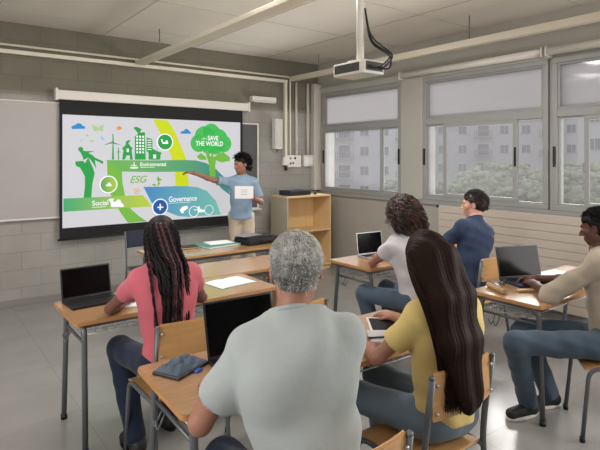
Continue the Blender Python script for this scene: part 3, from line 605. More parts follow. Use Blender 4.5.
# pouch on the near desk
def pouch():
    t = empty('pouch', (.945, 2.10, TZ), math.radians(26)); t.scale = (.86, .9, .9); tag(t, 'crumpled grey-blue pouch with a black base left of the near laptop', 'pouch')
    MB().box((-.13, -.08, 0), (.11, .08, .014), M['black'], .005).build('base', t)
    b2 = bmesh.new(); bmesh.ops.create_grid(b2, x_segments=26, y_segments=20, size=1)
    for v in b2.verts:
        x, y = v.co.x, v.co.y; e = max(0, 1-max(abs(x), abs(y))**4)
        v.co = Vector((x*.115, y*.072+.006, .014+e*(.022+.010*math.sin(x*7+2*y)+.008*math.sin(y*9-3*x)+.005*math.sin(17*x+5*y))))
    m_ = MB(); m_._put(b2, M['greyb'], True); m_.build('cloth_top', t)
    MB().box((-.02, -.105, .002), (.025, -.08, .010), M['blue'], .003).build('blue_tag', t)
pouch()
t = empty('tablet', (2.07, 1.955, TZ), math.radians(-38)); tag(t, 'white-rimmed tablet lying flat beside the yellow shirt', 'tablet')
MB().box((-.10, -.125, 0), (.10, .125, .008), M['white'], .003).build('body', t); MB().box((-.088, -.105, .0075), (.088, .105, .0087), M['glassk']).build('screen', t)
t = slab('notebook', (1.905, 1.845, TZ), math.radians(-38), .12, .17, .012, mat('grey_cover', S(190,184,186), .6), 'closed pale notebook between the tablet and the forearm in yellow sleeve', 'notebook')
t = MB().tube([(-.075, 0, .006), (.065, 0, .006), (.078, 0, .006)], .0048, M['navyp'], 8, rads=[.0048,.0048,.001]).build('pen', loc=(1.88, 1.815, TZ+.012)); t.rotation_euler = (0,0,math.radians(-28)); tag(t, 'dark pen resting on the closed pale notebook', 'pen')
notebook('notebook', (3.98, 3.14, TZ), math.radians(-5), .13, .19, M['navyp'], 'open notebook in front of the student in navy')
t = MB().tube([(-.08, 0, .006), (.07, 0, .006), (.085, 0, .006)], .006, M['tan'], 8, rads=[.006,.006,.001]).build('pencil', loc=(3.86, 3.06, TZ+.013)); t.rotation_euler = (0,0,.4); tag(t, 'brown pencil on the open notebook of the student in navy', 'pencil')
# pencil roll, glasses, eraser block on the right desk
t = empty('pencil_case', (3.215, 2.015, TZ), math.radians(62)); tag(t, 'tan tube-shaped pencil case at the left of the right desk', 'pencil case')
MB().tube([(-.105, 0, .02), (-.1, 0, .02), (.1, 0, .02), (.105, 0, .02)], .02, M['tan'], 12, rads=[.012,.02,.02,.012]).build('case_body', t)
MB().tube([(-.09, 0, .041), (.09, 0, .041)], .003, M['steel'], 6).build('zip', t)
t = empty('eyeglasses', (3.40, 2.06, TZ), math.radians(20)); tag(t, 'dark folded glasses lying left of the right laptop', 'glasses')
for s in (-1, 1):
    MB().tube([(s*.033+.024*math.cos(a), .0, .022+.018*math.sin(a)) for a in [6.2832*k/16 for k in range(17)]], .0028, M['black'], 6, cap=False).build('rim', t)
    MB().tube([(s*.06, 0, .022), (s*.062, .03, .02), (-s*.04, .05+.008*s, .006)], .0028, M['black'], 6).build('temple', t)
t = MB().box((-.07, -.022, 0), (.07, .022, .018), M['tan'], .007).build('board_eraser', loc=(3.36, 1.875, TZ)); t.rotation_euler = (0,0,math.radians(-30)); tag(t, 'tan block lying in front of the right laptop, by the elbow', 'eraser')
slab('spiral_notebook', (4.02, 2.0, TZ), math.radians(-6), .30, .21, .008, M['paper'], 'white notebook with a blue edge beyond the forearms', 'notebook')
t = MB().tube([(-.14, 0, .006), (.14, 0, .006)], .005, M['blue'], 8).build('pen', loc=(3.93, 1.90, TZ+.008)); t.rotation_euler = (0,0,math.radians(-20)); tag(t, 'blue pen along the edge of the white notebook on the right desk', 'pen')

# ------------------------------------------------------------------ people: smooth implicit bodies meshed with surface nets
def V(*a): return np.array(a, float)
def nrm(v): v = np.asarray(v, float); return v/np.linalg.norm(v)
class Field:
    def __init__(s, lo, hi, h):
        s.lo = np.asarray(lo, float); s.h = h; s.n = np.ceil((np.asarray(hi)-s.lo)/h).astype(int)+1
        s.f = np.full(s.n, .12, np.float32); s.m = .07
    def _sl(s, lo, hi):
        a = np.clip(np.floor((lo-s.m-s.lo)/s.h).astype(int), 0, s.n-1); b = np.clip(np.ceil((hi+s.m-s.lo)/s.h).astype(int)+1, 1, s.n)
        if (b <= a).any(): return None
        g = np.meshgrid(*[(s.lo[i]+s.h*np.arange(a[i], b[i])).astype(np.float32) for i in range(3)], indexing='ij')
        return tuple(slice(a[i], b[i]) for i in range(3)), g
    def _mix(s, sl, d, k, op):
        f = s.f[sl]
        if op == '+':
            q = np.maximum(k-np.abs(f-d), 0)/k if k > 0 else 0; s.f[sl] = np.minimum(f, d)-q*q*k*.25
        else:
            d = -d; q = np.maximum(k-np.abs(f-d), 0)/k if k > 0 else 0; s.f[sl] = np.maximum(f, d)+q*q*k*.25
    def cap(s, a, b, ra, rb, k=.02, op='+'):
        a = np.asarray(a, float); b = np.asarray(b, float); r = max(ra, rb)
        t = s._sl(np.minimum(a, b)-r, np.maximum(a, b)+r)
        if t is None: return
        sl, (x, y, z) = t; ab = b-a; L = max(float(ab@ab), 1e-9)
        u = np.clip(((x-a[0])*ab[0]+(y-a[1])*ab[1]+(z-a[2])*ab[2])/L, 0, 1)
        d = np.sqrt((x-a[0]-u*ab[0])**2+(y-a[1]-u*ab[1])**2+(z-a[2]-u*ab[2])**2)-(ra+(rb-ra)*u)
        s._mix(sl, d, k, op)
    def ell(s, c, r, R=None, k=.02, op='+'):
        c = np.asarray(c, float); r = np.asarray(r, float); R = np.eye(3) if R is None else R; m = r.max()
        t = s._sl(c-m, c+m)
        if t is None: return
        sl, (x, y, z) = t; x = x-c[0]; y = y-c[1]; z = z-c[2]
        p = [R[0,i]*x+R[1,i]*y+R[2,i]*z for i in range(3)]
        k0 = np.sqrt((p[0]/r[0])**2+(p[1]/r[1])**2+(p[2]/r[2])**2); k1 = np.sqrt((p[0]/r[0]**2)**2+(p[1]/r[1]**2)**2+(p[2]/r[2]**2)**2)
        s._mix(sl, k0*(k0-1)/np.maximum(k1, 1e-6), k, op)
    def plane(s, p, n, k=.005):   # keep the side where (x-p).n < 0
        g = np.meshgrid(*[(s.lo[i]+s.h*np.arange(s.n[i])).astype(np.float32) for i in range(3)], indexing='ij')
        n = nrm(n); d = (g[0]-p[0])*n[0]+(g[1]-p[1])*n[1]+(g[2]-p[2])*n[2]; q = np.maximum(k-np.abs(s.f-d), 0)/k; s.f = np.maximum(s.f, d)+q*q*k*.25
    def wrinkle(s, amp, sc=1.0, ph=0.0):
        x, y, z = np.meshgrid(*[(s.lo[i]+s.h*np.arange(s.n[i])).astype(np.float32)*sc for i in range(3)], indexing='ij')
        wv = np.sin(26*z+9*np.sin(7*x+ph)+5*np.sin(6*y)+ph)*.5+np.sin(34*x+17*z+6*np.sin(9*z+ph)+2*ph)*.45+np.sin(31*y-23*z+5*np.sin(11*x))*.35
        s.f += (amp*(wv-.75)).astype(np.float32)
    def mesh(s, name, m, parent=None, smooth=1):
        f = s.f; f[0]=f[-1]=.1; f[:,0]=f[:,-1]=.1; f[:,:,0]=f[:,:,-1]=.1
        ng = f < 0; c = np.zeros(tuple(s.n-1), np.int8)
        for i in (0,1):
            for j in (0,1):
                for k in (0,1): c += ng[i:s.n[0]-1+i, j:s.n[1]-1+j, k:s.n[2]-1+k]
        act = (c > 0) & (c < 8); ijk = np.argwhere(act); idx = np.full(act.shape, -1, np.int64); idx[act] = np.arange(len(ijk))
        off = np.array([(i,j,k) for i in (0,1) for j in (0,1) for k in (0,1)]); val = np.stack([f[tuple((ijk+o).T)] for o in off], 1)
        acc = np.zeros((len(ijk), 3)); cnt = np.zeros(len(ijk))
        for a in range(8):
            for b in range(a+1, 8):
                if np.abs(off[a]-off[b]).sum() != 1: continue
                sg = (val[:,a] < 0) != (val[:,b] < 0); t = np.where(sg, val[:,a]/np.where(sg, val[:,a]-val[:,b], 1), 0)
                acc += np.where(sg[:,None], off[a]+t[:,None]*(off[b]-off[a]), 0); cnt += sg
        vs = s.lo+s.h*(ijk+acc/cnt[:,None]); fs = []
        for ax in range(3):
            u, w_ = [(1,2),(2,0),(0,1)][ax]
            sa = [slice(None)]*3; sb = [slice(None)]*3; sa[ax] = slice(0,-1); sb[ax] = slice(1,None)
            A = ng[tuple(sa)]; B = ng[tuple(sb)]
            for flip, cond in ((False, A & ~B), (True, ~A & B)):
                e = np.argwhere(cond); e = e[(e[:,u] > 0) & (e[:,w_] > 0) & (e[:,u] < s.n[u]-1) & (e[:,w_] < s.n[w_]-1)]
                q = []
                for du, dw in ((-1,-1),(0,-1),(0,0),(-1,0)):
                    g = e.copy(); g[:,u] += du; g[:,w_] += dw; q.append(idx[tuple(g.T)])
                q = np.stack(q, 1); fs.append(q[:, ::-1] if flip else q)
        fs = np.concatenate(fs)
        return np_mesh(name, vs, fs, m, parent)
def np_mesh(name, vs, fs, m, parent=None, mi=None):
    me = bpy.data.meshes.new(name); n = fs.shape[1]
    me.vertices.add(len(vs)); me.vertices.foreach_set('co', np.asarray(vs, np.float32).ravel())
    me.loops.add(fs.size); me.loops.foreach_set('vertex_index', fs.ravel().astype(np.int32))
    me.polygons.add(len(fs)); me.polygons.foreach_set('loop_start', np.arange(0, fs.size, n, dtype=np.int32))
    me.polygons.foreach_set('use_smooth', np.ones(len(fs), bool))
    if mi is not None: me.polygons.foreach_set('material_index', np.asarray(mi, np.int32))
    me.update(calc_edges=True); me.validate()
    for x in (m if isinstance(m, list) else [m]): me.materials.append(x)
    o = bpy.data.objects.new(name, me); COL.objects.link(o)
    if parent: o.parent = parent
    return o
def strands(name, P, R, m, parent, S_=4, mi=None):
    # P (N,K,3) polylines, R (N,K) radii
    N, K, _ = P.shape; T = np.gradient(P, axis=1); T /= np.linalg.norm(T, axis=2, keepdims=True)+1e-9
    ref = np.where(np.abs(T[:,:1,2:3]) < .8, [0,0,1.], [0,1.,0]); X = np.cross(T, np.broadcast_to(ref, T.shape)); X /= np.linalg.norm(X, axis=2, keepdims=True)+1e-9; Y = np.cross(X, T)
    a = 2*np.pi*np.arange(S_)/S_
    vs = P[:,:,None]+R[:,:,None,None]*(X[:,:,None]*np.cos(a)[:,None]+Y[:,:,None]*np.sin(a)[:,None]); vs = vs.reshape(-1, 3)
    i = np.arange(N)[:,None,None]*K*S_; k = np.arange(K-1)[None,:,None]*S_; j = np.arange(S_)[None,None,:]; j2 = (j+1) % S_
    fs = np.stack([i+k+j, i+k+j2, i+k+S_+j2, i+k+S_+j], -1).reshape(-1, 4)
    mats_ = None if mi is None else np.repeat(mi, (K-1)*S_)
    return np_mesh(name, vs, fs, m, parent, mats_)
def Rz(a): c, s = math.cos(a), math.sin(a); return np.array([[c,-s,0],[s,c,0],[0,0,1]])
def Rx(a): c, s = math.cos(a), math.sin(a); return np.array([[1,0,0],[0,c,-s],[0,s,c]])
def Ry(a): c, s = math.cos(a), math.sin(a); return np.array([[c,0,s],[0,1,0],[-s,0,c]])
D2 = math.radians
def skin(name, c): 
    m = mat(name, c, .5, spec=.35, var=.06, vscale=9); b = m.node_tree.nodes['Principled BSDF']; b.inputs['Subsurface Weight'].default_value = .03; b.inputs['Subsurface Radius'].default_value = (.02,.008,.004); return m
def cloth(name, c, var=.04): return mat(name, c, .85, spec=.2, var=var, vscale=5, bump=.25, bscale=26, sheen=.15)
eyew = mat('eye_white', (.45,.43,.41), .4); iris = mat('iris_dark', (.03,.015,.01), .15)

def ik(a, c, l1, l2, pole):
    a, c, pole = map(lambda v: np.asarray(v, float), (a, c, pole)); d = c-a; L = np.linalg.norm(d)
    if L > (l1+l2)*.995: c = a+d/L*(l1+l2)*.995; d = c-a; L = np.linalg.norm(d)
    x = (l1*l1-l2*l2+L*L)/(2*L); h = math.sqrt(max(l1*l1-x*x, 0)); u = d/L; p = pole-a; p = p-u*(p@u); return a+u*x+nrm(p)*h, c

def person(label, J, look):
    """J holds world-space joints; look holds colours and builds."""
    org = V(J['pelvis'][0], J['pelvis'][1], 0); g = lambda v: np.asarray(v, float)-org
    sc = look.get('size', 1.0); mz = look.get('mass', 1.0)
    pel, neck = g(J['pelvis']), g(J['neck']); u = nrm(neck-pel)
    yw = D2(J.get('yaw', 0)); r = V(math.cos(yw), math.sin(yw), 0); r = nrm(r-u*(r@u)); f = np.cross(u, r); RT = np.stack([r, f, u], 1)
    pyw = D2(J.get('pelvis_yaw', J.get('yaw', 0))); pr = V(math.cos(pyw), math.sin(pyw), 0); pf = V(-math.sin(pyw), math.cos(pyw), 0); RP = np.stack([pr, pf, V(0,0,1)], 1)
    sw = look.get('shoulder', .175)*sc
    sh = {s: neck-u*.082*sc+r*sw*s+g(V(*J.get('sh_off_%d' % s, (0,0,0)))+org) for s in (-1, 1)}
    # head frame
    HR = Rz(D2(J.get('head_yaw', 0))) @ Rx(D2(J.get('head_pitch', 0))) @ Ry(D2(J.get('head_roll', 0))); hc = g(J['head']); hs = look.get('head', 1.0)
    H = lambda x, y, z: hc+HR @ (V(x, y, z)*hs)
    arms = {}
    for s in (-1, 1):
        A = J['arm_%d' % s]
        el, wr = ik(sh[s], g(A['wrist']), .285*sc, .25*sc, g(A['pole'])) if 'elbow' not in A else (g(A['elbow']), g(A['wrist']))
        arms[s] = (el, wr, nrm(A.get('dir', wr-el)), nrm(A.get('palm', (0,0,-1))), A.get('curl', 22))
    legs = {s: (pel+pr*.09*s*sc+V(0,0,-.02), g(J['leg_%d' % s]['knee']), g(J['leg_%d' % s]['ankle']), nrm(J['leg_%d' % s].get('toe', (0,1,0)))) for s in (-1, 1)}
    pts = [pel, neck, hc, H(0,0,.15), H(0,.16,0), H(0,-.13,0), H(.12,0,0), H(-.12,0,0)]+[p for s in (-1,1) for p in (sh[s], arms[s][0], arms[s][1], arms[s][1]+arms[s][2]*.2, legs[s][1], legs[s][2], legs[s][2]+legs[s][3]*.2)]
    lo = np.min(pts, 0)-.14; hi = np.max(pts, 0)+.14; lo[2] = -.01
    def torso(F, inf, k=.06, low=True):
        e = lambda p, R_, rr, kk=k: F.ell(p, np.array(rr)*sc*mz+inf, R_, kk)
        if low: e(pel, RP, (.165,.12,.11))
        L = neck-pel
        e(pel+L*.30, RT, (.142,.105,.14)); e(pel+L*.55, RT, (.150,.108,.15)); e(pel+L*.76-f*.006, RT, (.158*look.get('broad',1),.108,.13))
        F.cap(sh[-1]+r*.05, sh[1]-r*.05, .055*sc+inf, .055*sc+inf, k)
        for s in (-1, 1):
            F.cap(neck-u*.012, sh[s]-r*s*.03+u*.006, .046*sc+inf*.8, .045*sc+inf*.8, .04)
            e(neck-u*.16+r*s*.075-f*.05, RT, (.075,.05,.10), .05)
            if look.get('bust'): e(pel+L*.62+r*s*.072+f*.085, RT, (.062,.05,.06), .03)
    def limb(F, s, inf, t1=1.0):
        el, wr = arms[s][:2]; F.ell(sh[s], V(.049,.049,.052)*sc*mz+inf*.8, None, .04)
        e2 = sh[s]+(el-sh[s])*t1; F.cap(sh[s], e2, .044*sc*mz+inf*.8, (.044-.008*t1)*sc*mz+inf*.8, .035)
    B = Field(lo, hi, .0052)
    torso(B, 0)
    for s in (-1, 1):
        el, wr, hd, pn, curl = arms[s]; limb(B, s, 0)
        B.cap(el, el+(wr-el)*.35, .036*sc*mz, .038*sc*mz, .02); B.cap(el+(wr-el)*.3, wr, .037*sc*mz, .025*sc, .02)
        # hand
        side = nrm(np.cross(hd, pn)); th = side*s; q = sc*look.get('hand', 1.0)
        kn = [wr+hd*.088*q+side*o*q*s-pn*z for o, z in ((.030,0),(.010,.003),(-.010,.002),(-.029,-.002))]
        B.cap(wr-hd*.01, wr+hd*.03*q, .024*q, .021*q, .02)
        for kk, p in zip((0,1,2,3), kn): B.cap(wr+hd*.022*q+(p-wr-hd*.088*q)*.55, p, .0145*q, .0105*q, .012)
        for i, (p, L) in enumerate(zip(kn, (.070,.078,.073,.058))):
            d0 = nrm(hd+side*s*(.09-.06*i)*.8); ang = D2(curl*.5)
            for seg, fr_ in ((0,.45),(1,.31),(2,.24)):
                ang += D2(curl*(.4 if seg == 0 else 1)); dd = d0*math.cos(ang)+pn*math.sin(ang); p2 = p+dd*L*fr_*q
                B.cap(p, p2, (.0090-.0008*seg)*q, (.0083-.0008*seg)*q, .003); p = p2
        tb = wr+hd*.028*q+th*.026*q; d1 = nrm(hd*.75+th*.62+pn*.25); t1_ = tb+d1*.04*q; B.cap(wr+hd*.015*q+th*.010*q, tb, .016*q, .0135*q, .012)
        B.cap(tb, t1_, .0125*q, .0098*q, .006); B.cap(t1_, t1_+nrm(hd*.9+th*.25+pn*.35)*.03*q, .0096*q, .008*q, .004)
    for s in (-1, 1):
        hip, kn_, an, toe = legs[s]; B.cap(hip, kn_, .080*sc*mz, .054*sc*mz, .05); B.ell(kn_, V(.054,.054,.054)*sc, None, .02)
        B.cap(kn_, kn_+(an-kn_)*.35-toe*.012, .050*sc, .053*sc*mz, .02); B.cap(kn_+(an-kn_)*.35-toe*.012, an, .050*sc*mz, .036*sc, .02)
        B.cap(an, an+V(0,0,-.045)-toe*.03, .036, .032, .02); B.cap(an+V(0,0,-.05)-toe*.02, an+V(0,0,-.055)+toe*.13, .034, .026, .02)
    # neck, head
    B.cap(neck-u*.03, H(0,-.022,-.05), .056*sc, .050*hs, .03)
    e = lambda x, y, z, rr, k=.015, op='+': B.ell(H(x,y,z), np.array(rr)*hs, HR, k, op)
    e(0,-.012,.03,(.074,.094,.085)); e(0,.032,-.035,(.060,.060,.078),.03); e(0,.066,-.088,(.026,.022,.020),.025)
    for s in (-1, 1): e(s*.045,.05,-.02,(.022,.022,.022),.02); e(s*.045,.0,-.06,(.016,.035,.028),.025)
    B.cap(H(-.034,.079,.020), H(.034,.079,.020), .012*hs, .012*hs, .014)
    B.cap(H(0,.088,.006), H(0,.112,-.030), .0085*hs, .012*hs, .008)
    for s in (-1, 1): e(s*.012,.100,-.034,(.009,.009,.008),.006); e(s*.032,.096,-.002,(.016,.014,.011),.01,'-')
    B.cap(H(-.017,.089,-.060), H(.017,.089,-.060), .0068*hs, .0068*hs, .006); B.cap(H(-.014,.088,-.071), H(.014,.088,-.071), .0075*hs, .0075*hs, .006)
    e(0,.10,-.0655,(.02,.008,.0018),.002,'-')
    for s in (-1, 1): e(s*.078,-.008,-.006,(.010,.019,.031),.006); e(s*.086,-.002,-.006,(.006,.010,.018),.004,'-')
    body = B.mesh('person', look['skin']); body.location = org; tag(body, label, 'person')
    for s in (-1, 1):
        m_ = MB(); m_.ball(H(s*.031,.0750,-.001), .0120*hs, eyew, seg=14); m_.ball(H(s*.031,.0828,-.001), .0058*hs, iris, seg=10); m_.build('eye', body)
    br = MB()
    for s in (-1, 1): br.tube([H(s*.016,.0885,.019), H(s*.032,.0875,.024), H(s*.047,.077,.018)], .0032*hs, look['hair'], 6)
    br.build('eyebrows', body)
    # shirt
    Fs = Field(lo, hi, .0062); inf = look.get('loose', .012); torso(Fs, inf, .07, look.get('hem_low', True))
    sl = look.get('sleeve', .62)
    for s in (-1, 1):
        limb(Fs, s, inf, min(sl, 1))
        e2 = sh[s]+(arms[s][0]-sh[s])*min(sl, 1); Fs.cap(sh[s]+(e2-sh[s])*.5, e2, .042*sc*mz+inf*.8, .043*sc*mz+inf, .03)
        if sl > 1: Fs.cap(arms[s][0], arms[s][0]+(arms[s][1]-arms[s][0])*(sl-1), .046*sc+inf, .042*sc+inf, .02)
    Fs.wrinkle(look.get('crease', .0045), look.get('crease_scale', 1.0), look.get('phase', 0))
    Fs.cap(neck-u*.07, neck+u*.03, .062*sc, .061*sc, .035); Fs.plane(neck+u*.034, u*1.0+f*.30)
    if look.get('standing'): Fs.ell(pel+V(0,0,-.05), V(.165,.125,.15)*sc*mz+inf, RP, .05)
    if 'hem' in look: Fs.plane(pel+V(0,0,look['hem']), -V(0,0,1))
    for s in (-1, 1):   # open the sleeve ends cleanly
        if sl <= 1:
            d = nrm(arms[s][0]-sh[s]); q = sh[s]+(arms[s][0]-sh[s])*sl
            Fs.cap(q+d*.055, q+d*.17, .062, .062, .004, '-')
    shirt = Fs.mesh('shirt', look['shirt'], body)
    nb = MB(); cpt = neck+u*.030-f*.0; nb_r = .062*sc
    for (x_, y_) in [(0,0)]:
        nb.tube([cpt+r*nb_r*math.cos(a)+f*(nb_r*1.05*math.sin(a)+.004)-u*(.018*math.sin(a)) for a in [6.2832*k/24 for k in range(25)]], .008, look['shirt'], 8, cap=False)
    nb.build('collar', body)
    # trousers
    Fp = Field(np.minimum(lo, lo), V(hi[0], hi[1], pel[2]+.22), .0066); pi_ = look.get('ploose', .012)
    Fp.ell(pel+V(0,0,-.005), V(.165,.122,.115)*sc*mz+.006, RP, .05)
    for s in (-1, 1):
        hip, kn_, an, toe = legs[s]; Fp.cap(hip, kn_, .082*sc*mz+pi_*.6, .056*sc+pi_, .05); Fp.cap(kn_, an+(an-kn_)*(-.02), .056*sc+pi_, .046*sc+pi_, .03)
    Fp.wrinkle(.004, 1.1, 1.7+look.get('phase', 0)); Fp.plane(pel+V(0,0,.10), V(0,0,1))
    Fp.mesh('trousers', look['trousers'], body)
    for s in (-1, 1):
        hip, kn_, an, toe = legs[s]; Fz = Field(an-V(.2,.2,.12), an+V(.2,.2,.06)+toe*.1, .005); fl = an*V(1,1,0)
        z0 = an[2]-.09
        Fz.cap(an+V(0,0,-.02), an+V(0,0,-.04)-toe*.03, .045, .042, .02); Fz.cap(V(*fl[:2],z0+.045)-toe*.035, V(*fl[:2],z0+.036)+toe*.135, .043, .036, .02); Fz.plane(V(*fl[:2],z0), V(0,0,-1)); Fz.plane(an+V(0,0,.005), V(0,0,1))
        so = Fz.mesh('shoe', look['shoe'], body)
        m_ = MB(); n_ = 20; sd = np.cross(toe, V(0,0,1)); P_ = []
        cc = V(*fl[:2], 0)+toe*.048
        for k in range(n_):
            a = 6.2832*k/n_; P_.append(((cc+toe*.132*math.cos(a)+sd*.046*math.sin(a))[0], (cc+toe*.132*math.cos(a)+sd*.046*math.sin(a))[1]))
        m_.prism(P_, .018, M['white'] if look.get('wsole') else M['black'], Matrix.Translation((0,0,max(z0, .001))), .004); m_.build('sole', so)
    return dict(body=body, H=H, HR=HR, hc=hc, hs=hs, neck=neck, r=r, f=f, u=u, org=org, sh=sh)

def scalp_pts(n, seed, zmin=-.35, front=.62):
    rg = np.random.default_rng(seed); out = []
    while len(out) < n:
        v = rg.normal(size=3); v /= np.linalg.norm(v)
        if v[2] < zmin: continue
        if v[1] > .15 and v[2] < front: continue
        if abs(v[0]) > .45 and v[2] < .12 and v[1] > -.25: continue
        if v[1] > -.02 and v[2] < .30: continue
        out.append(v)
    return np.array(out)
def cap_field(P, inf, lo=(-.2,-.22,-.3), hi=(.2,.2,.2), h=.005, nape=True):
    H, hs = P['H'], P['hs']; c = P['hc']; F = Field(c+V(*lo), c+V(*hi), h); R_ = P['HR']
    F.ell(H(0,-.014,.032), V(.076,.095,.086)*hs+inf, R_, .02)
    if nape: F.ell(H(0,-.052,-.002), V(.066,.052,.062)*hs+inf*.7, R_, .03)
    if nape == 2 or nape is True: F.ell(H(0,-.05,-.035), V(.058,.048,.060)*hs+inf*.7, R_, .03)
    return F
def face_cut(F, P):
    H, hs, R_ = P['H'], P['hs'], P['HR']
    F.ell(H(0,.105,-.045), V(.088,.085,.115)*hs, R_, .012, '-')
    for s in (-1, 1): F.ell(H(s*.088,.012,-.035), V(.026,.036,.052)*hs, R_, .008, '-'); F.ell(H(s*.072,.062,-.01), V(.045,.045,.060)*hs, R_, .010, '-')

def hair_short(P, m, inf, n, length, rad, seed, curl=0.0, lift=.5, scale=(1,1,1), mi=None, front=.62, zmin=-.5, nape=2):
    F = cap_field(P, inf*.75, nape=nape); face_cut(F, P); F.wrinkle(.0022, 3.0, seed); ob = F.mesh('hair', m[1] if isinstance(m, list) else m, P['body'])
    rg = np.random.default_rng(seed); v = scalp_pts(n, seed, zmin, front); hs = P['hs']
    root = V(0,-.014,.032)+v*(V(.076,.095,.086)+inf*.5)*V(*scale)
    lowm = (v[:,2] < -.3) & (v[:,1] < 0); root[lowm] = ((V(0,-.052,-.002)+v*(V(.066,.052,.062)+inf*.5)) if nape == 1 else (V(0,-.05,-.035)+v*(V(.058,.048,.060)+inf*.7)))[lowm]
    K = 9; t = np.linspace(0, 1, K)
    flow = np.stack([v[:,0]*.4, -.55-0*v[:,1], -.5-.2*v[:,2]], 1)+rg.normal(size=(n,3))*.35; flow -= v*(flow*v).sum(1, keepdims=True)*.9; flow /= np.linalg.norm(flow, axis=1, keepdims=True)
    L = length*(.6+.8*rg.random(n))
    Q = root[:,None]+(v[:,None]*lift*np.sin(t*1.6)[None,:,None]+flow[:,None]*t[None,:,None])*L[:,None,None]
    if curl:
        a = flow; b = np.cross(v, flow); ph = rg.random(n)*6.28; w_ = 10+5*rg.random(n)
        Q += curl*(v[:,None]*np.cos(w_[:,None]*t+ph[:,None])[:,:,None]+b[:,None]*np.sin(w_[:,None]*t+ph[:,None])[:,:,None])
    Q = P['hc']+(Q*hs) @ P['HR'].T
    R_ = rad*(1-.6*t)[None]*np.ones((n,1))
    mi_ = (rg.random(n) < (.06+.55*(v[:,2] < .15)*(v[:,0] < .5))).astype(int) if isinstance(m, list) else None  # mixed greys; paler crown and right side put the light into the colour
    o = strands('hair_strands', Q, R_, m, ob, 3 if not curl else 4, mi_); return ob
# materials
M['hair_black'] = mat('black_hair', S(14,11,11), .55, spec=.25, var=.3, vscale=40); M['hair_brown'] = mat('dark_brown_hair', S(38,26,22), .42, var=.3, vscale=40)
M['hair_curly'] = mat('chestnut_hair', S(40,26,21), .5, var=.35, vscale=30); M['hair_grey'] = mat('grey_hair', S(216,214,210), .5, var=.25, vscale=50); M['hair_dgrey'] = mat('dark_grey_hair', S(104,103,102), .5, var=.2, vscale=50)
M['hair_long'] = mat('long_brown_hair', S(36,23,18), .6, spec=.12, var=.15, vscale=60, stretch=(1,1,.08)); M['hair_light'] = mat('light_brown_hair', S(60,40,32), .6, spec=.15, var=.2, vscale=40); M['braid_pink'] = mat('pink_braid', S(86,36,48), .6)
jeans = cloth('blue_denim', S(76,92,108), .12); djeans = cloth('dark_denim', S(30,40,60), .1); gjeans = cloth('grey_denim', S(102,118,132), .1)
wshoe = mat('dark_shoe', S(30,30,32), .6)
sk_brown = skin('brown_skin', S(118,82,70)); sk_tan = skin('tan_skin', S(160,114,94)); sk_light = skin('light_skin', S(204,156,138)); sk_dark = skin('dark_skin', S(92,62,52)); sk_olive = skin('olive_skin', S(150,104,80))
AZ = .785

# teacher, standing, pointing at the slide
T = person('teacher in light blue t-shirt and beige trousers, one arm out to the slide',
 dict(pelvis=(3.46,5.86,.92), neck=(3.45,5.84,1.425), head=(3.43,5.81,1.585), yaw=140, pelvis_yaw=150, head_yaw=98, head_pitch=-8,
  arm_1=dict(elbow=(3.12,5.97,1.38), wrist=(2.90,6.10,1.475), dir=(-.9,.45,.12), palm=(0,-.2,-1), curl=20),
  **{'arm_-1': dict(wrist=(3.46,5.55,1.16), pole=(3.85,5.75,.9), dir=(-.75,-.4,.3), palm=(-.4,.5,.6), curl=35)},
  leg_1=dict(knee=(3.40,5.90,.50), ankle=(3.38,5.92,.09), toe=(-.7,-.7,0)), **{'leg_-1': dict(knee=(3.55,5.79,.50), ankle=(3.57,5.80,.09), toe=(-.5,-.85,0))}),
 dict(skin=sk_tan, hair=M['hair_black'], shirt=cloth('light_blue_jersey', S(142,166,188)), trousers=cloth('beige_cotton', S(196,180,158)), shoe=wshoe, size=.95, mass=.93, head=.98, sleeve=.70, loose=.012, crease=.004, standing=True, hem=-.045, ploose=.016))
hair_short(T, M['hair_black'], .014, 900, .034, .0035, 3, curl=.008, lift=.9)
t = empty('paper_sheet', (3.30,5.50,1.235), D2(-37)); tag(t, 'white sheet of paper held by the teacher', 'paper')
g_ = MB(); g_.box((-.125, -.001, -.07), (.105, .001, .085), M['paper']); g_.build('sheet', t)
for z_ in (-.02, .01, .035): MB().box((-.05, -.0022, z_), (.03, -.001, z_+.004), M['steel']).build('printed_line', t)

# braided student in pink
A = person('student with long black and pink braids, seated in a pink top at the left desk',
 dict(pelvis=(1.14,2.70,.565), neck=(1.13,2.76,1.08), head=(1.13,2.80,1.225), yaw=-10, head_yaw=-28, head_pitch=-8,
  arm_1=dict(elbow=(1.455,2.95,.80), wrist=(1.33,3.17,AZ), palm=(0,0,-1), curl=14), **{'arm_-1': dict(elbow=(.925,3.05,.80), wrist=(1.09,3.24,AZ), palm=(0,0,-1), curl=14)},
  leg_1=dict(knee=(1.27,3.14,.53), ankle=(1.28,3.06,.09)), **{'leg_-1': dict(knee=(1.00,3.13,.53), ankle=(1.02,2.90,.09), toe=(-.1,1,0))}),
 dict(skin=sk_brown, hair=M['hair_black'], shirt=cloth('pink_jersey', S(196,100,112)), trousers=djeans, shoe=wshoe, size=.95, mass=.93, head=.97, shoulder=.155, sleeve=.36, bust=True, hem=-.02, phase=1.0))
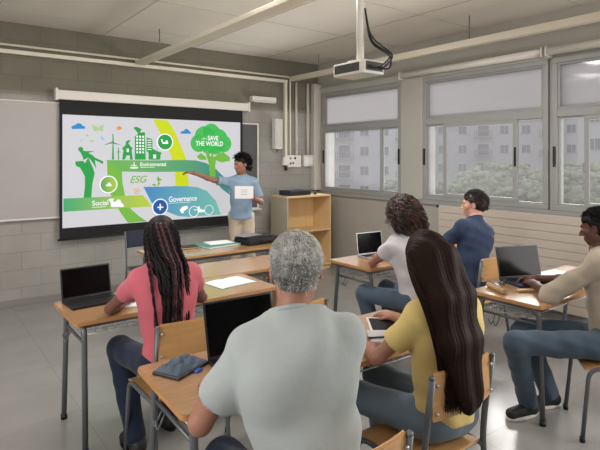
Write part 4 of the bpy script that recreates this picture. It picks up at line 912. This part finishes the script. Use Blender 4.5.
def braids(P, m, n, seed):
    F = cap_field(P, .012); face_cut(F, P); ob = F.mesh('hair', m[0], P['body']); rg = np.random.default_rng(seed); K = 60; t = np.linspace(0, 1, K)
    paths = []; mi = []; hs = P['hs']
    for i in range(n):
        a = math.pi*(.08+.84*(i+.5)/n)+math.pi; a += rg.normal()*.04; layer = rg.integers(0, 3)
        d = V(math.cos(a), math.sin(a)*1.0, 0)
        p0 = V(0, -.01, .115); p1 = V(d[0]*.080, -.014+d[1]*.098, .05+.01*layer); p2 = V(d[0]*(.088+.008*layer), -.02+d[1]*(.105+.01*layer), -.06)
        L = .44+.16*rg.random(); bz = V(d[0]*(.095+.02*rg.random())*(.4+.6*rg.random())+.01*rg.normal(), -.12-.05*layer*.5+d[1]*.03, -.24); e_ = V(d[0]*.075*(.3+.9*rg.random())+.012*rg.normal(), -.125-.035*abs(d[1])-.015*layer, -.12-L)
        C = np.array([p0, p1, p2, bz, e_, e_+V(0,0,-.03)]); tt = t*(len(C)-2); k = np.minimum(tt.astype(int), len(C)-3); fr = (tt-k)[:,None]
        pm1 = C[np.maximum(k-1, 0)]; q0 = C[k]; q1 = C[k+1]; q2 = C[k+2]
        Q = .5*((2*q0)+(-pm1+q1)*fr+(2*pm1-5*q0+4*q1-q2)*fr**2+(-pm1+3*q0-3*q1+q2)*fr**3)
        w0 = np.minimum(tt, 1)[:,None]; Q[:,:2] += (rg.normal(size=2)*.004)
        head = P['hc']+(Q*hs) @ P['HR'].T; low = P['hc']+Q*hs; ww = np.clip((tt-1)/1.5, 0, 1)[:,None]; paths.append(head*(1-ww)+low*ww); mi.append(1 if rg.random() < .06 else 0)
    Pn = np.array(paths); s_ = np.arange(K)*.55
    R_ = (.0062+.0012*np.sin(s_*2.9))[None]*np.ones((n,1)); R_[:,-6:] *= np.linspace(1,.4,6)
    # two interlaced twists give the plaited relief
    obs = []
    for ph in (0, math.pi):
        a = t*70+ph; off = np.stack([np.cos(a)*.003, np.sin(a)*.003, 0*a], 1); obs.append(Pn+off[None])
    strands('braids', np.concatenate(obs), np.concatenate([R_, R_])*.85, m, ob, 6, np.array(mi+mi)); return ob
braids(A, [M['hair_black'], M['braid_pink']], 96, 5)

# grey-haired man nearest the camera
G = person('grey-haired man seen from behind in a pale grey-green shirt, nearest the camera',
 dict(pelvis=(1.01,1.26,.57), neck=(.985,1.355,1.155), head=(1.022,1.375,1.308), yaw=-32, pelvis_yaw=-14, head_yaw=-36, head_pitch=-6,
  arm_1=dict(elbow=(1.09,1.70,.81), wrist=(1.24,1.90,AZ), palm=(0,0,-1), curl=14), **{'arm_-1': dict(elbow=(.755,1.54,.81), wrist=(.915,1.765,AZ), dir=(.35,1,0), palm=(0,0,-1), curl=18)},
  leg_1=dict(knee=(1.24,1.72,.54), ankle=(1.25,1.66,.09)), **{'leg_-1': dict(knee=(.94,1.72,.54), ankle=(.93,1.60,.09))}),
 dict(skin=sk_tan, hair=M['hair_grey'], shirt=cloth('pale_grey_green_jersey', S(166,173,173)), trousers=djeans, shoe=wshoe, size=1.03, mass=1.0, head=1.02, shoulder=.152, broad=.95, sleeve=.52, loose=.012, crease=.013, crease_scale=.7, hem=-.03, phase=2.3))
hair_short(G, [M['hair_grey'], M['hair_dgrey']], .007, 8000, .020, .0011, 11, lift=.2, zmin=-.62, nape=1)

# long-haired student in yellow
Y = person('student with very long straight brown hair, in a yellow t-shirt, leaning on the near desk',
 dict(pelvis=(1.87,1.43,.565), neck=(1.86,1.42,1.075), head=(1.785,1.455,1.235), yaw=-8, head_yaw=-32, head_pitch=-6,
  arm_1=dict(elbow=(2.12,1.74,.80), wrist=(2.16,1.97,AZ), dir=(0,1,0), palm=(0,0,-1), curl=14), **{'arm_-1': dict(elbow=(1.635,1.60,.80), wrist=(1.76,1.83,AZ), palm=(0,0,-1), curl=18)},
  leg_1=dict(knee=(1.96,1.93,.53), ankle=(1.97,1.86,.09)), **{'leg_-1': dict(knee=(1.68,1.92,.53), ankle=(1.66,1.80,.09))}),
 dict(skin=sk_tan, hair=M['hair_brown'], shirt=cloth('yellow_jersey', S(216,192,124)), trousers=gjeans, shoe=wshoe, size=.95, mass=.93, head=.97, shoulder=.145, sleeve=.54, bust=True, hem=-.02, phase=.4))
def long_hair(P, m, n, seed, drift=(0,0), length=.56, light=None):
    F = cap_field(P, .016, lo=(-.3,-.35,-.72)); H = P['H']; c = P['hc']
    for i in range(7):
        x = -.062+.124*i/6; a = H(x*1.1, -.075-.02*math.cos(x*18), .03); b0 = c+V(x*1.2+drift[0]*.15, -.125+drift[1]*.18, -.13); b = c+V(x*1.15+drift[0]*.5, -.135+drift[1]*.55, -.30); e_ = c+V(x*.9+drift[0], -.15+drift[1], -length+.05*abs(i-3)/3*1.4)
        F.cap(a, b0, .038, .034, .04); F.cap(b0, b, .034, .030, .05); F.cap(b, e_, .030, .014, .05)
    face_cut(F, P); x = np.arange(F.n[0])[:,None,None]*F.h; z = np.arange(F.n[2])[None,None,:]*F.h; F.f += (.0012*np.sin(x*420+4*np.sin(z*9))+.003*np.sin(x*90+2*np.sin(z*6))).astype(np.float32)
    ob = F.mesh('hair', m[0], P['body']); rg = np.random.default_rng(seed); K = 22; t = np.linspace(0, 1, K); hs = P['hs']; paths = []
    for i in range(n):
        a = math.pi*(1.0+rg.random())+(.0); u_ = rg.random(); d = V(math.cos(a), math.sin(a), 0)
        if rg.random() < .25: d = V(math.copysign(1, d[0])*.98, -.1, 0)
        r0 = 1+.10*rg.random()
        p0 = V(rg.normal()*.006, .05-.07*rg.random(), .122); p1 = V(d[0]*.078, -.014+d[1]*.092, .062)*V(r0,r0,1); p2 = V(d[0]*.102, -.02+d[1]*.116, -.06)*V(r0,r0,1)
        L = length*(.82+.22*rg.random()); xx = d[0]*(.085+.02*rg.random()); bz = V(xx*1.1+drift[0]*.48, -.085+d[1]*.075+drift[1]*.52, -.29); e_ = V(xx*.85+drift[0]+rg.normal()*.01, -.11+d[1]*.06+drift[1], -L)
        C = np.array([p0, p1, p2, bz, e_, e_+V(0,0,-.05)]); tt = t*4.0; k = np.minimum(tt.astype(int), 3); fr = (tt-k)[:,None]
        pm1 = C[np.maximum(k-1, 0)]; q0 = C[k]; q1 = C[k+1]; q2 = C[k+2]
        Q = .5*((2*q0)+(-pm1+q1)*fr+(2*pm1-5*q0+4*q1-q2)*fr**2+(-pm1+3*q0-3*q1+q2)*fr**3)
        ww = np.clip((tt-1.2)/1.3, 0, 1)[:,None]; paths.append((c+(Q*hs) @ P['HR'].T)*(1-ww)+(c+Q*hs)*ww)
    Pn = np.array(paths); R_ = .0013*np.ones((n,1))*(1-.6*t**3)[None]
    strands('hair_strands', Pn, R_, m, ob, 3, (rg.random(n) < .22).astype(int)); return ob
long_hair(Y, [M['hair_long'], M['hair_light']], 3200, 8, drift=(-.03,-.09), length=.55)

# curly-haired student in white
C_ = person('student with voluminous curly brown hair in a white t-shirt, facing the silver laptop',
 dict(pelvis=(3.20,2.70,.565), neck=(3.14,2.76,1.085), head=(3.13,2.79,1.24), yaw=-4, head_yaw=-6, head_pitch=-8,
  arm_1=dict(elbow=(3.46,3.02,.80), wrist=(3.40,3.22,AZ+.01), palm=(0,0,-1), curl=14), **{'arm_-1': dict(elbow=(3.07,3.06,.80), wrist=(3.25,3.20,AZ), palm=(0,0,-1), curl=14)},
  leg_1=dict(knee=(3.33,3.15,.53), ankle=(3.34,3.08,.09)), **{'leg_-1': dict(knee=(3.05,3.14,.53), ankle=(3.06,3.0,.09))}),
 dict(skin=sk_tan, hair=M['hair_curly'], shirt=cloth('white_jersey', S(206,202,206)), trousers=jeans, shoe=wshoe, size=.95, mass=.93, head=.97, shoulder=.155, sleeve=.45, bust=True, hem=-.02, phase=3.0))
def curly(P, m, n, seed):
    F = cap_field(P, .03, lo=(-.25,-.28,-.34)); H = P['H']; rg = np.random.default_rng(seed)
    for s in (-1, 1): F.ell(H(s*.082,-.03,-.06), V(.045,.065,.10), P['HR'], .03)
    F.ell(H(0,-.08,-.09), V(.10,.055,.11), P['HR'], .03); F.ell(H(0,.105,-.055), V(.065,.085,.11), P['HR'], .012, '-'); F.wrinkle(.005, 2.4, 1.0)
    ob = F.mesh('hair', m[0], P['body']); K = 26; t = np.linspace(0, 1, K); v = scalp_pts(n, seed, -.45, .55)
    R0 = V(.108,.128,.118)*(.86+.22*rg.random((n,1))); root = V(0,-.014,.028)+v*R0
    dn = np.stack([v[:,0]*.35, v[:,1]*.35, -np.ones(n)], 1); L = .06+.13*rg.random(n); bulge = np.stack([v[:,0], v[:,1], 0*v[:,0]], 1)
    Q = root[:,None]+dn[:,None]*(t[None,:,None]*L[:,None,None])+bulge[:,None]*(.022*np.sin(t*3.1))[None,:,None]
    ph = rg.random(n)*6.28; w_ = 11+8*rg.random(n); am = .010+.006*rg.random(n); a = w_[:,None]*t+ph[:,None]
    Q[:,:,0] += am[:,None]*np.cos(a); Q[:,:,1] += am[:,None]*np.sin(a)
    Q[:,:,2] += .002*np.sin(3*a); Q = P['hc']+(Q*P['hs']) @ P['HR'].T
    strands('curls', Q, .0036*(1-.5*t)[None]*np.ones((n,1)), m, ob, 4, (rg.random(n) < .3).astype(int))
curly(C_, [M['hair_curly'], mat('copper_hair', S(94,62,46), .5, var=.2)], 1300, 4)

# student in navy
N = person('short-haired student in a navy t-shirt, head turned in profile to the left',
 dict(pelvis=(3.99,2.74,.565), neck=(4.11,2.79,1.095), head=(4.16,2.83,1.245), yaw=-6, head_yaw=24, head_pitch=-4,
  arm_1=dict(elbow=(4.33,3.06,.80), wrist=(4.18,3.22,AZ), palm=(0,0,-1), curl=14), **{'arm_-1': dict(elbow=(3.83,3.03,.80), wrist=(3.90,3.20,AZ+.03), palm=(.2,0,-1), curl=35)},
  leg_1=dict(knee=(4.06,3.21,.53), ankle=(4.07,3.14,.09)), **{'leg_-1': dict(knee=(3.79,3.20,.53), ankle=(3.80,3.1,.09))}),
 dict(skin=sk_light, hair=M['hair_brown'], shirt=cloth('navy_jersey', S(48,62,88)), trousers=djeans, shoe=wshoe, size=1.0, mass=.97, head=1.06, shoulder=.165, sleeve=.58, hem=-.02, phase=4.0))
hair_short(N, M['hair_brown'], .013, 3200, .022, .0018, 21, lift=.3, zmin=-.5, nape=1)

# student at the right edge
K_ = person('student at the right edge in an oatmeal long-sleeved shirt and jeans, forearms on the desk',
 dict(pelvis=(3.46,1.37,.565), neck=(3.54,1.46,1.07), head=(3.55,1.50,1.225), yaw=14, pelvis_yaw=38, head_yaw=5, head_pitch=-14,
  arm_1=dict(elbow=(3.76,1.76,.80), wrist=(3.60,1.93,AZ+.02), dir=(-.5,.8,0), palm=(-.3,0,-1), curl=35), **{'arm_-1': dict(elbow=(3.25,1.66,.80), wrist=(3.42,1.84,AZ+.015), dir=(.5,.8,.1), palm=(.2,0,-1), curl=35)},
  leg_1=dict(knee=(3.24,1.83,.53), ankle=(3.44,1.76,.09), toe=(-.9,.4,0)), **{'leg_-1': dict(knee=(2.99,1.74,.53), ankle=(3.20,1.78,.09), toe=(-.95,.25,0))}),
 dict(skin=sk_dark, hair=M['hair_black'], shirt=cloth('oatmeal_cotton', S(176,164,150)), trousers=jeans, shoe=wshoe, size=1.0, mass=1.0, head=1.0, shoulder=.18, sleeve=1.02, hem=-.02, phase=5.0, wsole=True))
hair_short(K_, M['hair_black'], .010, 1200, .02, .002, 31, curl=.004, lift=.5)
